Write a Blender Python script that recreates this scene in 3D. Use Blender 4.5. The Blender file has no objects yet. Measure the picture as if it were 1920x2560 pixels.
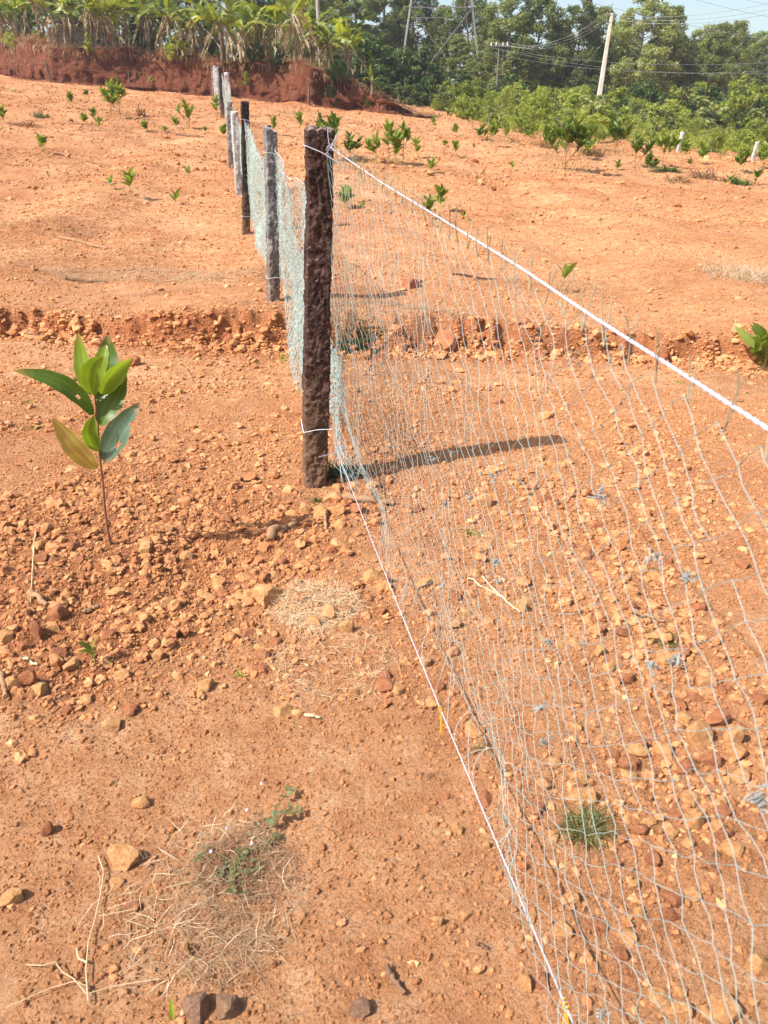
import bpy, math, random
import numpy as np
from mathutils import Vector, Matrix, Euler, Quaternion

# ------------------------------------------------------------------ camera, sky, sun, exposure
SC = bpy.context.scene
COL = SC.collection
F = 1900.0; PIT = math.radians(25.0); CH = 1.40          # focal length (photo px), pitch, camera height
SUN_DIR = Vector((-0.88, -0.46, 0)).normalized()          # horizontal direction towards the sun
SUN_EL = math.radians(48)
cam = bpy.data.cameras.new('camera'); camo = bpy.data.objects.new('camera', cam); COL.objects.link(camo)
cam.sensor_fit = 'VERTICAL'; cam.sensor_height = 36; cam.sensor_width = 27
cam.lens = F / 2560 * 36; cam.clip_start = 0.05; cam.clip_end = 3000
camo.location = (0, 0, CH); camo.rotation_euler = (math.pi / 2 - PIT, 0, 0)
cam.dof.use_dof = True; cam.dof.focus_distance = 3.2; cam.dof.aperture_fstop = 11
SC.camera = camo
W = bpy.data.worlds.new('World'); SC.world = W; W.use_nodes = True
nt = W.node_tree; sky = nt.nodes.new('ShaderNodeTexSky'); sky.sky_type = 'NISHITA'; sky.sun_disc = False
sky.sun_elevation = SUN_EL; sky.sun_rotation = math.atan2(SUN_DIR.x, SUN_DIR.y)
sky.air_density = 1.3; sky.dust_density = 3.0; sky.ozone_density = 1.0; sky.altitude = 50
nt.links.new(sky.outputs[0], nt.nodes['Background'].inputs[0]); nt.nodes['Background'].inputs[1].default_value = 0.125
sl = bpy.data.lights.new('sun', 'SUN'); so = bpy.data.objects.new('sun', sl); COL.objects.link(so)
sl.energy = 5.0; sl.angle = math.radians(0.53); sl.color = (1.0, 0.955, 0.88)
sv = Vector((SUN_DIR.x * math.cos(SUN_EL), SUN_DIR.y * math.cos(SUN_EL), math.sin(SUN_EL)))
so.rotation_euler = sv.to_track_quat('Z', 'Y').to_euler(); so.location = (-20, -8, 25)
SC.view_settings.view_transform = 'Standard'; SC.view_settings.look = 'None'
SC.view_settings.exposure = 0.88; SC.view_settings.gamma = 1.0; SC.view_settings.use_curve_mapping = False
SC.cycles.volume_step_rate = 4; SC.cycles.max_bounces = 6; SC.cycles.volume_bounces = 0; SC.cycles.diffuse_bounces = 3; SC.cycles.transmission_bounces = 4; SC.cycles.transparent_max_bounces = 12

RS = np.random.RandomState(7)
random.seed(11)

# ------------------------------------------------------------------ numeric helpers
def _h(ix, iy, s):
    n = (ix * 374761393 + iy * 668265263 + s * 974711) & 0xFFFFFFFF
    n = ((n ^ (n >> 13)) * 1274126177) & 0xFFFFFFFF
    return ((n ^ (n >> 16)) & 0xFFFF) / 65535.0 * 2 - 1
def vn(x, y, s=0):
    x = np.asarray(x, float); y = np.asarray(y, float)
    ix = np.floor(x).astype(np.int64); iy = np.floor(y).astype(np.int64)
    fx = x - ix; fy = y - iy; fx = fx * fx * (3 - 2 * fx); fy = fy * fy * (3 - 2 * fy)
    a = _h(ix, iy, s); b = _h(ix + 1, iy, s); c = _h(ix, iy + 1, s); d = _h(ix + 1, iy + 1, s)
    return (a * (1 - fx) + b * fx) * (1 - fy) + (c * (1 - fx) + d * fx) * fy
def fbm(x, y, s=0, o=3):
    r = 0; a = 1.0
    for k in range(o):
        r = r + a * vn(x * 2 ** k + 17.3 * k, y * 2 ** k - 9.1 * k, s + k); a *= 0.5
    return r
def sstep(a, b, x):
    t = np.clip((x - a) / (b - a), 0, 1); return t * t * (3 - 2 * t)
def gauss(x, y, cx, cy, sx, sy): return np.exp(-((x - cx) / sx) ** 2 - ((y - cy) / sy) ** 2)

def step_y(x): return 5.78 + 0.16 * vn(x * 1.3, 0 * x, 5) - 0.05 * x + 0.25 * gauss(x, 0 * x, -3, 0, 1.2, 1)
# clod density over the ground (0 = sandy, 1 = heap of lumps)
def clod(x, y):
    d = 0.13 + 0 * x
    d = d + 0.95 * gauss(x, y, -1.25, 2.5, 0.75, 0.62) + 0.7 * gauss(x, y, -0.55, 2.75, 0.35, 0.55)
    d = d + 0.75 * gauss(x, y, -1.05, 1.85, 0.35, 0.28)
    d = d + 0.6 * gauss(x, y, 0.85, 2.2, 0.75, 0.7) + 0.3 * gauss(x, y, 1.0, 3.4, 1.2, 0.9)
    d = d + 0.55 * gauss(x, y, 0.85, 1.35, 0.4, 0.3) + 0.18 * gauss(x, y, -0.9, 3.9, 1.0, 0.7)
    d = d + 0.7 * np.exp(-((y - step_y(x) + .02) / 0.15) ** 2)
    d = d + 0.30 * vn(x * 2.2, y * 2.2, 31) + 0.2 * vn(x * 6, y * 6, 32)
    d = d - 0.18 * gauss(x, y, -0.25, 1.4, 0.5, 0.35)
    return np.clip(d, 0.04, 1.2)
BY = [-30, 5.8, 7, 10.6, 14.2, 17.8, 25, 50, 60, 90, 160, 400]
BZ = [0.0, 0.0, 0.03, 0.27, 0.60, 0.98, 1.70, 3.85, 4.75, 6.2, 9, 14]
def ht(x, y, fine=True):
    x = np.asarray(x, float); y = np.asarray(y, float)
    b = 0
    for dy in (-1.2, -0.4, 0.4, 1.2): b = b + np.interp(y + dy * np.clip(y / 12, 0.1, 1.5), BY, BZ) / 4
    cr = np.interp(y, [0, 4, 10, 30, 60, 400], [0.01, 0.012, 0.03, 0.07, 0.078, 0.06])
    xe = 45 * np.tanh(x / 45)
    z = b - cr * xe - np.where(x > 0, np.interp(y, [10, 35], [0, 0.024]) * xe, 0)
    sy = 5.78 + 0.16 * vn(x * 1.3, 0 * x, 5) + 0.05 * vn(x * 5, y * 2, 6) - 0.05 * x + 0.25 * gauss(x, 0 * x, -3, 0, 1.2, 1)
    wd = 0.05 + 0.16 * gauss(x, 0 * x, -0.3, 0, 0.7, 1) + 0.035 * (vn(x * 2.1, 0 * x, 8) + 1)
    yy = y + ((0.05 * vn(x * 5, y * 5, 9) + 0.05 * vn(x * 14, y * 12, 10) - 0.06 * np.abs(vn(x * 3.1, 0 * y, 11))) if fine else 0)
    z = z + 0.25 * (0.85 + 0.25 * vn(x * 0.9, 0 * x, 18)) * sstep(sy, sy + wd * 1.5, yy)
    if fine: z = z + np.exp(-((y - sy - wd * 0.5) / 0.22) ** 2) * (0.035 * np.abs(vn(x * 9, y * 9, 15)) + 0.03 * np.abs(vn(x * 21, y * 19, 16)) + 0.012 * vn(x * 45, y * 40, 17))
    z = z + 0.05 * np.exp(-((y - sy - wd - 0.15) / 0.25) ** 2) * (0.6 + 0.8 * vn(x * 1.7, 0 * x, 12))
    z = z + 0.10 * gauss(x, y, -1.35, 2.65, 0.6, 0.6) + 0.035 * gauss(x, y, -1.15, 1.8, 0.35, 0.3)
    z = z + 0.05 * gauss(x, y, 0.9, 3.4, 1.0, 0.6) + 0.03 * gauss(x, y, -0.4, 2.75, 0.3, 0.3)
    z = z + 0.018 * vn(x * 1.7, y * 1.7, 21) * np.clip(y / 3, 0.5, 3) + 0.05 * vn(x * 0.23, y * 0.23, 23) * np.clip((y - 5) / 10, 0, 2)
    z = z + 0.16 * gauss(x, y, 9, 22, 4, 1.4) * (1 + vn(x * 1.1, y * 1.1, 24)) * 0.5
    if fine:
        c = clod(x, y); near = 1 - 0.5 * sstep(5, 12, y)
        z = z + near * (0.012 * (0.35 + c) * vn(x * 7, y * 7, 41) + 0.011 * (0.2 + c) * np.abs(vn(x * 19, y * 19, 42)) + 0.0055 * (0.25 + c) * vn(x * 47, y * 47, 43))
        z = z + 0.02 * sstep(6, 10, y) * np.abs(vn(x * 4, y * 4, 44)) + 0.035 * sstep(8, 16, y) * vn(x * 1.6, y * 2.6, 45) + 0.02 * sstep(8, 14, y) * np.abs(vn(x * 5, y * 5, 46))
    return z

def ray(px, py):
    r = (px - 960) / F; u = (1280 - py) / F
    return np.array([r, math.cos(PIT) + u * math.sin(PIT), -math.sin(PIT) + u * math.cos(PIT)])
def G(px, py, tmax=140):                                   # where the line of sight meets the ground
    d = ray(px, py); t = np.geomspace(0.6, tmax, 1500)
    p = d[None] * t[:, None]; g = p[:, 2] + CH - ht(p[:, 0], p[:, 1], False)
    k = np.argmax(g < 0)
    if g[k] >= 0: k = len(t) - 1
    a, b = t[max(k - 1, 0)], t[k]
    for _ in range(18):
        m = (a + b) / 2; q = d * m
        if q[2] + CH - float(ht(q[0], q[1], False)) > 0: a = m
        else: b = m
    q = d * b
    return float(q[0]), float(q[1]), float(ht(q[0], q[1]))
def zat(py, Y): return CH + Y * math.tan(math.atan((1280 - py) / F) - PIT)
def WP(px, py, Y):                                          # point at forward distance Y
    d = ray(px, py); t = Y / d[1]; return Vector((d[0] * t, Y, CH + d[2] * t))
def XD(px, d):                                              # ground point in image column px at distance d
    x = 0
    for _ in range(6):
        z = float(ht(x, d, False)); f = d * math.cos(PIT) - (z - CH) * math.sin(PIT); x = (px - 960) / F * f
    return x, d, float(ht(x, d))
def pxm(p):                                                 # photo pixels per metre at p
    return F / (p[1] * math.cos(PIT) - (p[2] - CH) * math.sin(PIT))

# ------------------------------------------------------------------ mesh helpers
def mesh_np(name, v, faces, mat, smooth=False, attrs=None):
    v = np.asarray(v, np.float32); me = bpy.data.meshes.new(name)
    fs = faces if isinstance(faces, list) else [faces]
    fs = [np.asarray(f, np.int32) for f in fs if len(f)]
    me.vertices.add(len(v)); me.vertices.foreach_set('co', v.ravel())
    nl = sum(f.size for f in fs); npoly = sum(len(f) for f in fs)
    me.loops.add(nl); me.polygons.add(npoly)
    me.loops.foreach_set('vertex_index', np.concatenate([f.ravel() for f in fs]))
    tot = np.concatenate([np.full(len(f), f.shape[1], np.int32) for f in fs])
    st = np.concatenate([[0], np.cumsum(tot)[:-1]]).astype(np.int32)
    me.polygons.foreach_set('loop_start', st); me.polygons.foreach_set('loop_total', tot)
    me.polygons.foreach_set('use_smooth', np.full(npoly, smooth, bool))
    me.update(calc_edges=True)
    for k, a in (attrs or {}).items():
        at = me.attributes.new(k, 'FLOAT', 'POINT'); at.data.foreach_set('value', np.asarray(a, np.float32))
    ms = mat if isinstance(mat, (list, tuple)) else [mat]
    for m in ms: me.materials.append(m)
    return me
def tag(o, label=None, cat=None, group=None, kind=None):
    for k, v in (('label', label), ('category', cat), ('group', group), ('kind', kind)):
        if v: o[k] = v
    return o
def link(name, me, parent=None, loc=(0, 0, 0), rot=None, sc=None):
    o = bpy.data.objects.new(name, me); COL.objects.link(o)
    if parent: o.parent = parent
    o.location = loc
    if rot is not None: o.rotation_euler = rot
    if sc is not None: o.scale = (sc, sc, sc) if np.isscalar(sc) else sc
    return o
def empty(name, loc=(0, 0, 0), rz=0, sc=1):
    o = bpy.data.objects.new(name, None); COL.objects.link(o); o.empty_display_size = 0.1
    o.location = loc; o.rotation_euler = (0, 0, rz); o.scale = (sc, sc, sc)
    return o
def tube_arrays(pts, rad, n=6, off=0, cap=True):
    pts = np.asarray(pts, float); m = len(pts); rad = np.broadcast_to(np.asarray(rad, float), (m,))
    t = np.gradient(pts, axis=0); t /= np.linalg.norm(t, axis=1)[:, None] + 1e-9
    ref = np.array([0.3, 0.2, 1.0]) if abs(t[:, 2]).mean() < 0.8 else np.array([1.0, 0.3, 0])
    a = np.cross(t, ref); a /= np.linalg.norm(a, axis=1)[:, None] + 1e-9; b = np.cross(t, a)
    an = np.arange(n) * 2 * math.pi / n
    v = pts[:, None] + rad[:, None, None] * (np.cos(an)[None, :, None] * a[:, None] + np.sin(an)[None, :, None] * b[:, None])
    v = v.reshape(-1, 3); i = np.arange(m - 1)[:, None] * n; j = np.arange(n)[None]; j2 = (j + 1) % n
    q = np.stack([i + j, i + j2, i + n + j2, i + n + j], -1).reshape(-1, 4) + off
    return v, q
class MB:                                                   # collects verts / quads / tris / per-vertex tint
    def __init__(s): s.v = []; s.q = []; s.t = []; s.a = []; s.n = 0
    def add(s, v, q=None, t=None, a=0.5):
        v = np.asarray(v, float)
        if q is not None and len(q): s.q.append(np.asarray(q) + s.n)
        if t is not None and len(t): s.t.append(np.asarray(t) + s.n)
        s.v.append(v); s.a.append(np.full(len(v), a) if np.isscalar(a) else a); s.n += len(v); return s
    def tube(s, pts, rad, n=6, a=0.5):
        v, q = tube_arrays(pts, rad, n); return s.add(v, q, None, a)
    def box(s, c, d, R=None, a=0.5):
        c = np.asarray(c, float); d = np.asarray(d, float) / 2
        v = np.array([[i, j, k] for i in (-1, 1) for j in (-1, 1) for k in (-1, 1)]) * d
        if R is not None: v = v @ np.asarray(R).T
        q = [[0, 1, 3, 2], [4, 6, 7, 5], [0, 4, 5, 1], [2, 3, 7, 6], [0, 2, 6, 4], [1, 5, 7, 3]]
        return s.add(v + c, q, None, a)
    def mesh(s, name, mat, smooth=False):
        f = []
        if s.q: f.append(np.concatenate(s.q))
        if s.t: f.append(np.concatenate(s.t))
        return mesh_np(name, np.concatenate(s.v), f, mat, smooth, {'tint': np.concatenate(s.a)})

def ico(sub):
    import bmesh
    bm = bmesh.new(); bmesh.ops.create_icosphere(bm, subdivisions=sub, radius=1)
    bm.verts.ensure_lookup_table()
    v = np.array([q.co[:] for q in bm.verts]); t = np.array([[q.index for q in f.verts] for f in bm.faces]); bm.free(); return v, t
ICO = {k: ico(k) for k in (1, 2, 3, 4)}
def rot_rand(n, rs):
    q = rs.normal(size=(n, 4)); q /= np.linalg.norm(q, axis=1)[:, None]; w, x, y, z = q.T
    return np.stack([1 - 2 * (y * y + z * z), 2 * (x * y - z * w), 2 * (x * z + y * w), 2 * (x * y + z * w), 1 - 2 * (x * x + z * z), 2 * (y * z - x * w), 2 * (x * z - y * w), 2 * (y * z + x * w), 1 - 2 * (x * x + y * y)], -1).reshape(-1, 3, 3)

# ------------------------------------------------------------------ materials
def newmat(name):
    m = bpy.data.materials.new(name); m.use_nodes = True; t = m.node_tree
    return m, t, t.nodes['Principled BSDF'], t.nodes.new, t.links.new
def ramp(N, stops):
    r = N('ShaderNodeValToRGB'); e = r.color_ramp.elements
    while len(e) < len(stops): e.new(0.5)
    for k, (p, c) in zip(e, stops): k.position = p; k.color = (*c, 1)
    return r
def noise(N, L, vec, scale, detail=4, rough=0.6):
    n = N('ShaderNodeTexNoise'); n.inputs['Scale'].default_value = scale; n.inputs['Detail'].default_value = detail
    n.inputs['Roughness'].default_value = rough
    if vec: L(vec, n.inputs['Vector'])
    return n
def mix(N, L, fac, a, b, mode='MIX'):
    m = N('ShaderNodeMix'); m.data_type = 'RGBA'; m.blend_type = mode
    for s, v in ((0, fac), (6, a), (7, b)):
        if hasattr(v, 'is_linked'): L(v, m.inputs[s])
        elif s == 0: m.inputs[0].default_value = v
        else: m.inputs[s].default_value = (*v, 1)
    return m.outputs[2]
def bump(N, L, h, strength, dist, prev=None):
    b = N('ShaderNodeBump'); b.inputs['Strength'].default_value = strength; b.inputs['Distance'].default_value = dist
    L(h, b.inputs['Height'])
    if prev: L(prev, b.inputs['Normal'])
    return b.outputs[0]
def soil_mat(name, lo, mid, hi, red, mult=1.0, bank=False):
    m, T, P, N, L = newmat(name)
    g = N('ShaderNodeNewGeometry'); pos = g.outputs['Position']
    at = N('ShaderNodeAttribute'); at.attribute_name = 'tint'
    n1 = noise(N, L, pos, 0.9, 6, 0.65); n2 = noise(N, L, pos, 9, 6, 0.7); n3 = noise(N, L, pos, 140, 4, 0.7)
    r1 = ramp(N, [(0.3, lo), (0.52, mid), (0.72, hi)]); L(n2.outputs[0], r1.inputs[0])
    rr = ramp(N, [(0.42, (0, 0, 0)), (0.66, (1, 1, 1))]); L(n1.outputs[0], rr.inputs[0])
    ml = N('ShaderNodeMath'); ml.operation = 'MULTIPLY'; L(rr.outputs[0], ml.inputs[0]); ml.inputs[1].default_value = 0.6
    c = mix(N, L, ml.outputs[0], r1.outputs[0], red)
    c = mix(N, L, at.outputs['Fac'], c, red)
    r3 = ramp(N, [(0.3, (0.62, 0.58, 0.55)), (0.55, (1, 1, 1)), (0.75, (1.25, 1.22, 1.2))]); L(n3.outputs[0], r3.inputs[0])
    c = mix(N, L, 0.75, c, r3.outputs[0], 'MULTIPLY')
    L(c, P.inputs['Base Color']); P.inputs['Roughness'].default_value = 0.95; P.inputs['Specular IOR Level'].default_value = 0.15
    vo = N('ShaderNodeTexVoronoi'); vo.inputs['Scale'].default_value = 55 if not bank else 6; L(pos, vo.inputs['Vector'])
    b = bump(N, L, vo.outputs['Distance'], 0.7, 0.012 if not bank else 0.10)
    b = bump(N, L, noise(N, L, pos, 38 if not bank else 3, 8, 0.75).outputs[0], 0.9, 0.03 if not bank else 0.35, b)
    b = bump(N, L, noise(N, L, pos, 5, 6, 0.75).outputs[0], 0.45, 0.12, b)
    L(b, P.inputs['Normal'])
    return m
M = {}
M['soil'] = soil_mat('red_soil', (0.42, 0.184, 0.08), (0.548, 0.285, 0.141), (0.655, 0.405, 0.235), (0.34, 0.122, 0.05))
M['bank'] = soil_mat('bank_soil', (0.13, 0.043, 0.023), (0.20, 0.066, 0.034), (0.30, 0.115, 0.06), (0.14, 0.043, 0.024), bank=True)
def stone_mat(name, stops, scale, bs=60, bd=0.01, rough=0.92):
    m, T, P, N, L = newmat(name)
    tc = N('ShaderNodeTexCoord'); pos = tc.outputs['Object']
    oi = N('ShaderNodeObjectInfo'); ad = N('ShaderNodeVectorMath'); ad.operation = 'ADD'; L(pos, ad.inputs[0])
    cm = N('ShaderNodeVectorMath'); cm.operation = 'SCALE'; cm.inputs[0].default_value = (7, 13, 5); L(oi.outputs['Random'], cm.inputs['Scale']); L(cm.outputs[0], ad.inputs[1])
    n = noise(N, L, ad.outputs[0], scale, 8, 0.72); r = ramp(N, stops); L(n.outputs[0], r.inputs[0])
    at = N('ShaderNodeAttribute'); at.attribute_name = 'tint'
    r2 = ramp(N, [(0.0, (0.72, 0.66, 0.62)), (0.5, (1, 1, 1)), (1.0, (1.22, 1.25, 1.28))]); L(at.outputs['Fac'], r2.inputs[0])
    c = mix(N, L, 1.0, r.outputs[0], r2.outputs[0], 'MULTIPLY')
    L(c, P.inputs['Base Color']); P.inputs['Roughness'].default_value = rough; P.inputs['Specular IOR Level'].default_value = 0.2
    b = bump(N, L, noise(N, L, ad.outputs[0], bs, 8, 0.75).outputs[0], 0.8, bd)
    L(b, P.inputs['Normal'])
    return m
M['pebble'] = stone_mat('laterite_gravel', [(0.3, (0.34, 0.13, 0.05)), (0.55, (0.49, 0.228, 0.10)), (0.75, (0.65, 0.375, 0.19))], 9, 120, 0.004)
M['rock'] = stone_mat('laterite_rock', [(0.3, (0.43, 0.18, 0.065)), (0.5, (0.57, 0.285, 0.118)), (0.72, (0.68, 0.43, 0.21))], 2.0, 6, 0.02)
M['rock_red'] = stone_mat('red_rock', [(0.3, (0.27, 0.09, 0.04)), (0.55, (0.40, 0.16, 0.075)), (0.75, (0.52, 0.25, 0.12))], 2.0, 6, 0.02)
M['rock_grey'] = stone_mat('grey_clod', [(0.3, (0.19, 0.10, 0.06)), (0.55, (0.33, 0.185, 0.115)), (0.75, (0.47, 0.30, 0.20))], 3.0, 8, 0.02)
def post_mat(name, dark, mid, light, lo, hi, dirt=0.0, whitetop=False):
    m, T, P, N, L = newmat(name)
    tc = N('ShaderNodeTexCoord'); pos = tc.outputs['Object']
    n = noise(N, L, pos, 16, 8, 0.8); n2 = noise(N, L, pos, 5, 4, 0.6); n3 = noise(N, L, pos, 95, 3, 0.7)
    r = ramp(N, [(lo, dark), ((lo + hi) / 2, mid), (hi, light)])
    am = N('ShaderNodeMath'); am.operation = 'MULTIPLY_ADD'; L(n2.outputs[0], am.inputs[0]); am.inputs[1].default_value = 0.5
    sb = N('ShaderNodeMath'); sb.operation = 'SUBTRACT'; L(n.outputs[0], sb.inputs[0]); sb.inputs[1].default_value = 0.25
    L(sb.outputs[0], am.inputs[2]); L(am.outputs[0], r.inputs[0])
    sp = ramp(N, [(0.56, (0, 0, 0)), (0.68, (1, 1, 1))]); L(n3.outputs[0], sp.inputs[0])
    spm = N('ShaderNodeMath'); spm.operation = 'MULTIPLY'; L(sp.outputs[0], spm.inputs[0]); spm.inputs[1].default_value = 0.6
    c = mix(N, L, spm.outputs[0], r.outputs[0], tuple(min(1, x * 1.5 + 0.02) for x in light))
    sx = N('ShaderNodeSeparateXYZ'); L(pos, sx.inputs[0])
    ma = N('ShaderNodeMath'); ma.operation = 'MULTIPLY_ADD'; L(n2.outputs[0], ma.inputs[0]); ma.inputs[1].default_value = -0.35; L(sx.outputs[2], ma.inputs[2])
    mr = N('ShaderNodeMapRange'); mr.inputs[1].default_value = 0.42; mr.inputs[2].default_value = -0.08; mr.inputs[3].default_value = 0; mr.inputs[4].default_value = dirt; L(ma.outputs[0], mr.inputs[0])
    c = mix(N, L, mr.outputs[0], c, (0.30, 0.17, 0.10))
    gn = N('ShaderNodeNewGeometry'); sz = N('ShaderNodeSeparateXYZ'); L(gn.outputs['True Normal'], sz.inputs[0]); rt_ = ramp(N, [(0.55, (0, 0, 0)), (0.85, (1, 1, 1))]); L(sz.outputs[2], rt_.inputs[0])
    c = mix(N, L, rt_.outputs[0], c, tuple(min(.7, x * 1.3 + .12) for x in light))  # upward faces painted paler, sunlit tops put into the stone colour
    L(c, P.inputs['Base Color']); P.inputs['Roughness'].default_value = 0.9; P.inputs['Specular IOR Level'].default_value = 0.25
    b = bump(N, L, noise(N, L, pos, 45, 8, 0.75).outputs[0], 1.0, 0.03); b = bump(N, L, n.outputs[0], 0.8, 0.04, b); L(b, P.inputs['Normal'])
    return m
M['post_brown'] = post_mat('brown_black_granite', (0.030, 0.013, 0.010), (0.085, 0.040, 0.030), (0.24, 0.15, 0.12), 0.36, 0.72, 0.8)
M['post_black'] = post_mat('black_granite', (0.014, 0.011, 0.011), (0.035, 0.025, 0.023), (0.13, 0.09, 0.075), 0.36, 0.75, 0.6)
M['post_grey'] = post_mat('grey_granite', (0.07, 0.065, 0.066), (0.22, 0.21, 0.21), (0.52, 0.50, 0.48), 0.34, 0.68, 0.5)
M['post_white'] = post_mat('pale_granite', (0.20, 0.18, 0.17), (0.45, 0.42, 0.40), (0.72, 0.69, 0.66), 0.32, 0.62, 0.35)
def leaf_mat(name, c1, c2, c3=None, trans=0.35, rough=0.45, scale=3.0, vein=False, spec=0.35):
    m, T, P, N, L = newmat(name)
    oi = N('ShaderNodeObjectInfo'); at = N('ShaderNodeAttribute'); at.attribute_name = 'tint'
    ad = N('ShaderNodeMath'); ad.operation = 'MULTIPLY_ADD'; L(oi.outputs['Random'], ad.inputs[0]); ad.inputs[1].default_value = 0.5
    s2 = N('ShaderNodeMath'); s2.operation = 'MULTIPLY'; L(at.outputs['Fac'], s2.inputs[0]); s2.inputs[1].default_value = 0.5; L(s2.outputs[0], ad.inputs[2])
    st = [(0.1, c1), (0.85, c2)] if c3 is None else [(0.05, c1), (0.55, c2), (0.95, c3)]
    r = ramp(N, st); L(ad.outputs[0], r.inputs[0]); c = r.outputs[0]
    if vein:
        tc = N('ShaderNodeTexCoord'); ua = N('ShaderNodeAttribute'); ua.attribute_name = 'u'; w = N('ShaderNodeMath'); w.operation = 'PINGPONG'; L(ua.outputs['Fac'], w.inputs[0]); w.inputs[1].default_value = 0.16; w2 = N('ShaderNodeMath'); w2.operation = 'MULTIPLY'; L(w.outputs[0], w2.inputs[0]); w2.inputs[1].default_value = 6.25; w = w2; rv = ramp(N, [(0.0, (1.6, 1.5, 1.5)), (0.16, (1, 1, 1)), (1.0, (0.86, 0.88, 0.82))]); L(w.outputs[0], rv.inputs[0])
        c = mix(N, L, 0.8, c, rv.outputs[0], 'MULTIPLY')
        nz = noise(N, L, tc.outputs['Object'], 3, 4); rn = ramp(N, [(0.3, (0.8, 0.8, 0.8)), (0.7, (1.15, 1.12, 1.1))]); L(nz.outputs[0], rn.inputs[0])
        c = mix(N, L, 0.8, c, rn.outputs[0], 'MULTIPLY')
    if vein:
        va = N('ShaderNodeAttribute'); va.attribute_name = 'v'; n5 = noise(N, L, tc.outputs['Object'], 60, 3); sm = N('ShaderNodeMath'); sm.operation = 'MULTIPLY_ADD'; L(n5.outputs[0], sm.inputs[0]); sm.inputs[1].default_value = 0.35; L(va.outputs['Fac'], sm.inputs[2])
        rw = ramp(N, [(0.0, (0, 0, 0)), (0.97 / 1.2, (0, 0, 0)), (1.0, (1, 1, 1))]); sm2 = N('ShaderNodeMath'); sm2.operation = 'MULTIPLY'; L(sm.outputs[0], sm2.inputs[0]); sm2.inputs[1].default_value = 1 / 1.25; L(sm2.outputs[0], rw.inputs[0])
        c = mix(N, L, rw.outputs[0], c, (0.30, 0.17, 0.06))
        n6 = noise(N, L, tc.outputs['Object'], 130, 2); rs6 = ramp(N, [(0.66, (0, 0, 0)), (0.72, (1, 1, 1))]); L(n6.outputs[0], rs6.inputs[0]); c = mix(N, L, rs6.outputs[0], c, (0.22, 0.17, 0.06))
    L(c, P.inputs['Base Color']); P.inputs['Roughness'].default_value = rough; P.inputs['Specular IOR Level'].default_value = spec
    tr = N('ShaderNodeBsdfTranslucent'); cc = mix(N, L, 1.0, c, (1.5, 1.6, 0.7), 'MULTIPLY'); L(cc, tr.inputs[0])
    mx = N('ShaderNodeMixShader'); mx.inputs[0].default_value = trans; L(P.outputs[0], mx.inputs[1]); L(tr.outputs[0], mx.inputs[2])
    L(mx.outputs[0], T.nodes['Material Output'].inputs['Surface'])
    return m
M['sap_leaf'] = leaf_mat('sapling_leaf', (0.075, 0.11, 0.018), (0.165, 0.21, 0.035), (0.29, 0.32, 0.075), 0.42)
M['sap_dark'] = leaf_mat('sapling_leaf_dark', (0.045, 0.075, 0.012), (0.10, 0.145, 0.022), (0.20, 0.24, 0.05), 0.36)
M['big_leaf'] = leaf_mat('broad_leaf_bright', (0.15, 0.23, 0.02), (0.22, 0.30, 0.03), None, 0.45, 0.4, vein=True)
M['big_leaf_dark'] = leaf_mat('broad_leaf_dark', (0.06, 0.115, 0.012), (0.09, 0.155, 0.022), None, 0.35, 0.4, vein=True)
M['big_leaf_grey'] = leaf_mat('broad_leaf_blue_green', (0.055, 0.10, 0.065), (0.075, 0.13, 0.08), None, 0.15, 0.32, vein=True, spec=0.6)
M['big_leaf_dry'] = leaf_mat('broad_leaf_yellowing', (0.36, 0.25, 0.06), (0.42, 0.30, 0.09), None, 0.3, 0.55, vein=True)
M['tree_leaf'] = leaf_mat('tree_leaf', (0.06, 0.076, 0.02), (0.165, 0.19, 0.058), (0.36, 0.37, 0.14), 0.4, 0.6)
M['tree_pale'] = leaf_mat('tree_leaf_pale', (0.10, 0.125, 0.04), (0.20, 0.235, 0.08), (0.36, 0.38, 0.16), 0.4, 0.6)
M['shrub'] = leaf_mat('shrub_leaf', (0.10, 0.125, 0.018), (0.23, 0.26, 0.04), (0.41, 0.42, 0.10), 0.42, 0.55)
M['shrub_pale'] = leaf_mat('shrub_leaf_pale', (0.13, 0.16, 0.025), (0.27, 0.31, 0.05), (0.44, 0.46, 0.12), 0.42, 0.5)
M['shrub_dark'] = leaf_mat('shrub_leaf_dark', (0.028, 0.05, 0.012), (0.055, 0.09, 0.02), (0.12, 0.16, 0.035), 0.28, 0.5)
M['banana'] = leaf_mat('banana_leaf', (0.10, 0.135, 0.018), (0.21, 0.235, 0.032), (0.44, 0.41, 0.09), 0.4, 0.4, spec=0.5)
M['banana_dark'] = leaf_mat('banana_leaf_dark', (0.05, 0.085, 0.018), (0.09, 0.14, 0.025), None, 0.35, 0.45)  # darker copy of the leaf, back row shade put into its colour
M['banana_dry'] = leaf_mat('banana_leaf_dry', (0.17, 0.11, 0.06), (0.30, 0.22, 0.13), (0.58, 0.50, 0.40), 0.25, 0.8)
M['straw'] = leaf_mat('dry_straw', (0.42, 0.29, 0.16), (0.60, 0.46, 0.30), (0.74, 0.64, 0.5), 0.2, 0.7)
M['straw_old'] = leaf_mat('weathered_straw', (0.26, 0.17, 0.10), (0.40, 0.29, 0.19), (0.58, 0.48, 0.36), 0.2, 0.8)
M['weed_dull'] = leaf_mat('dull_weed_leaf', (0.06, 0.075, 0.03), (0.12, 0.13, 0.05), (0.22, 0.19, 0.09), 0.25, 0.6)
M['drybrush'] = leaf_mat('dry_brush', (0.15, 0.075, 0.042), (0.27, 0.15, 0.08), (0.42, 0.28, 0.16), 0.2, 0.8)
M['grass'] = leaf_mat('tuft_grass', (0.035, 0.042, 0.015), (0.095, 0.10, 0.028), (0.34, 0.29, 0.12), 0.25, 0.5)
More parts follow.
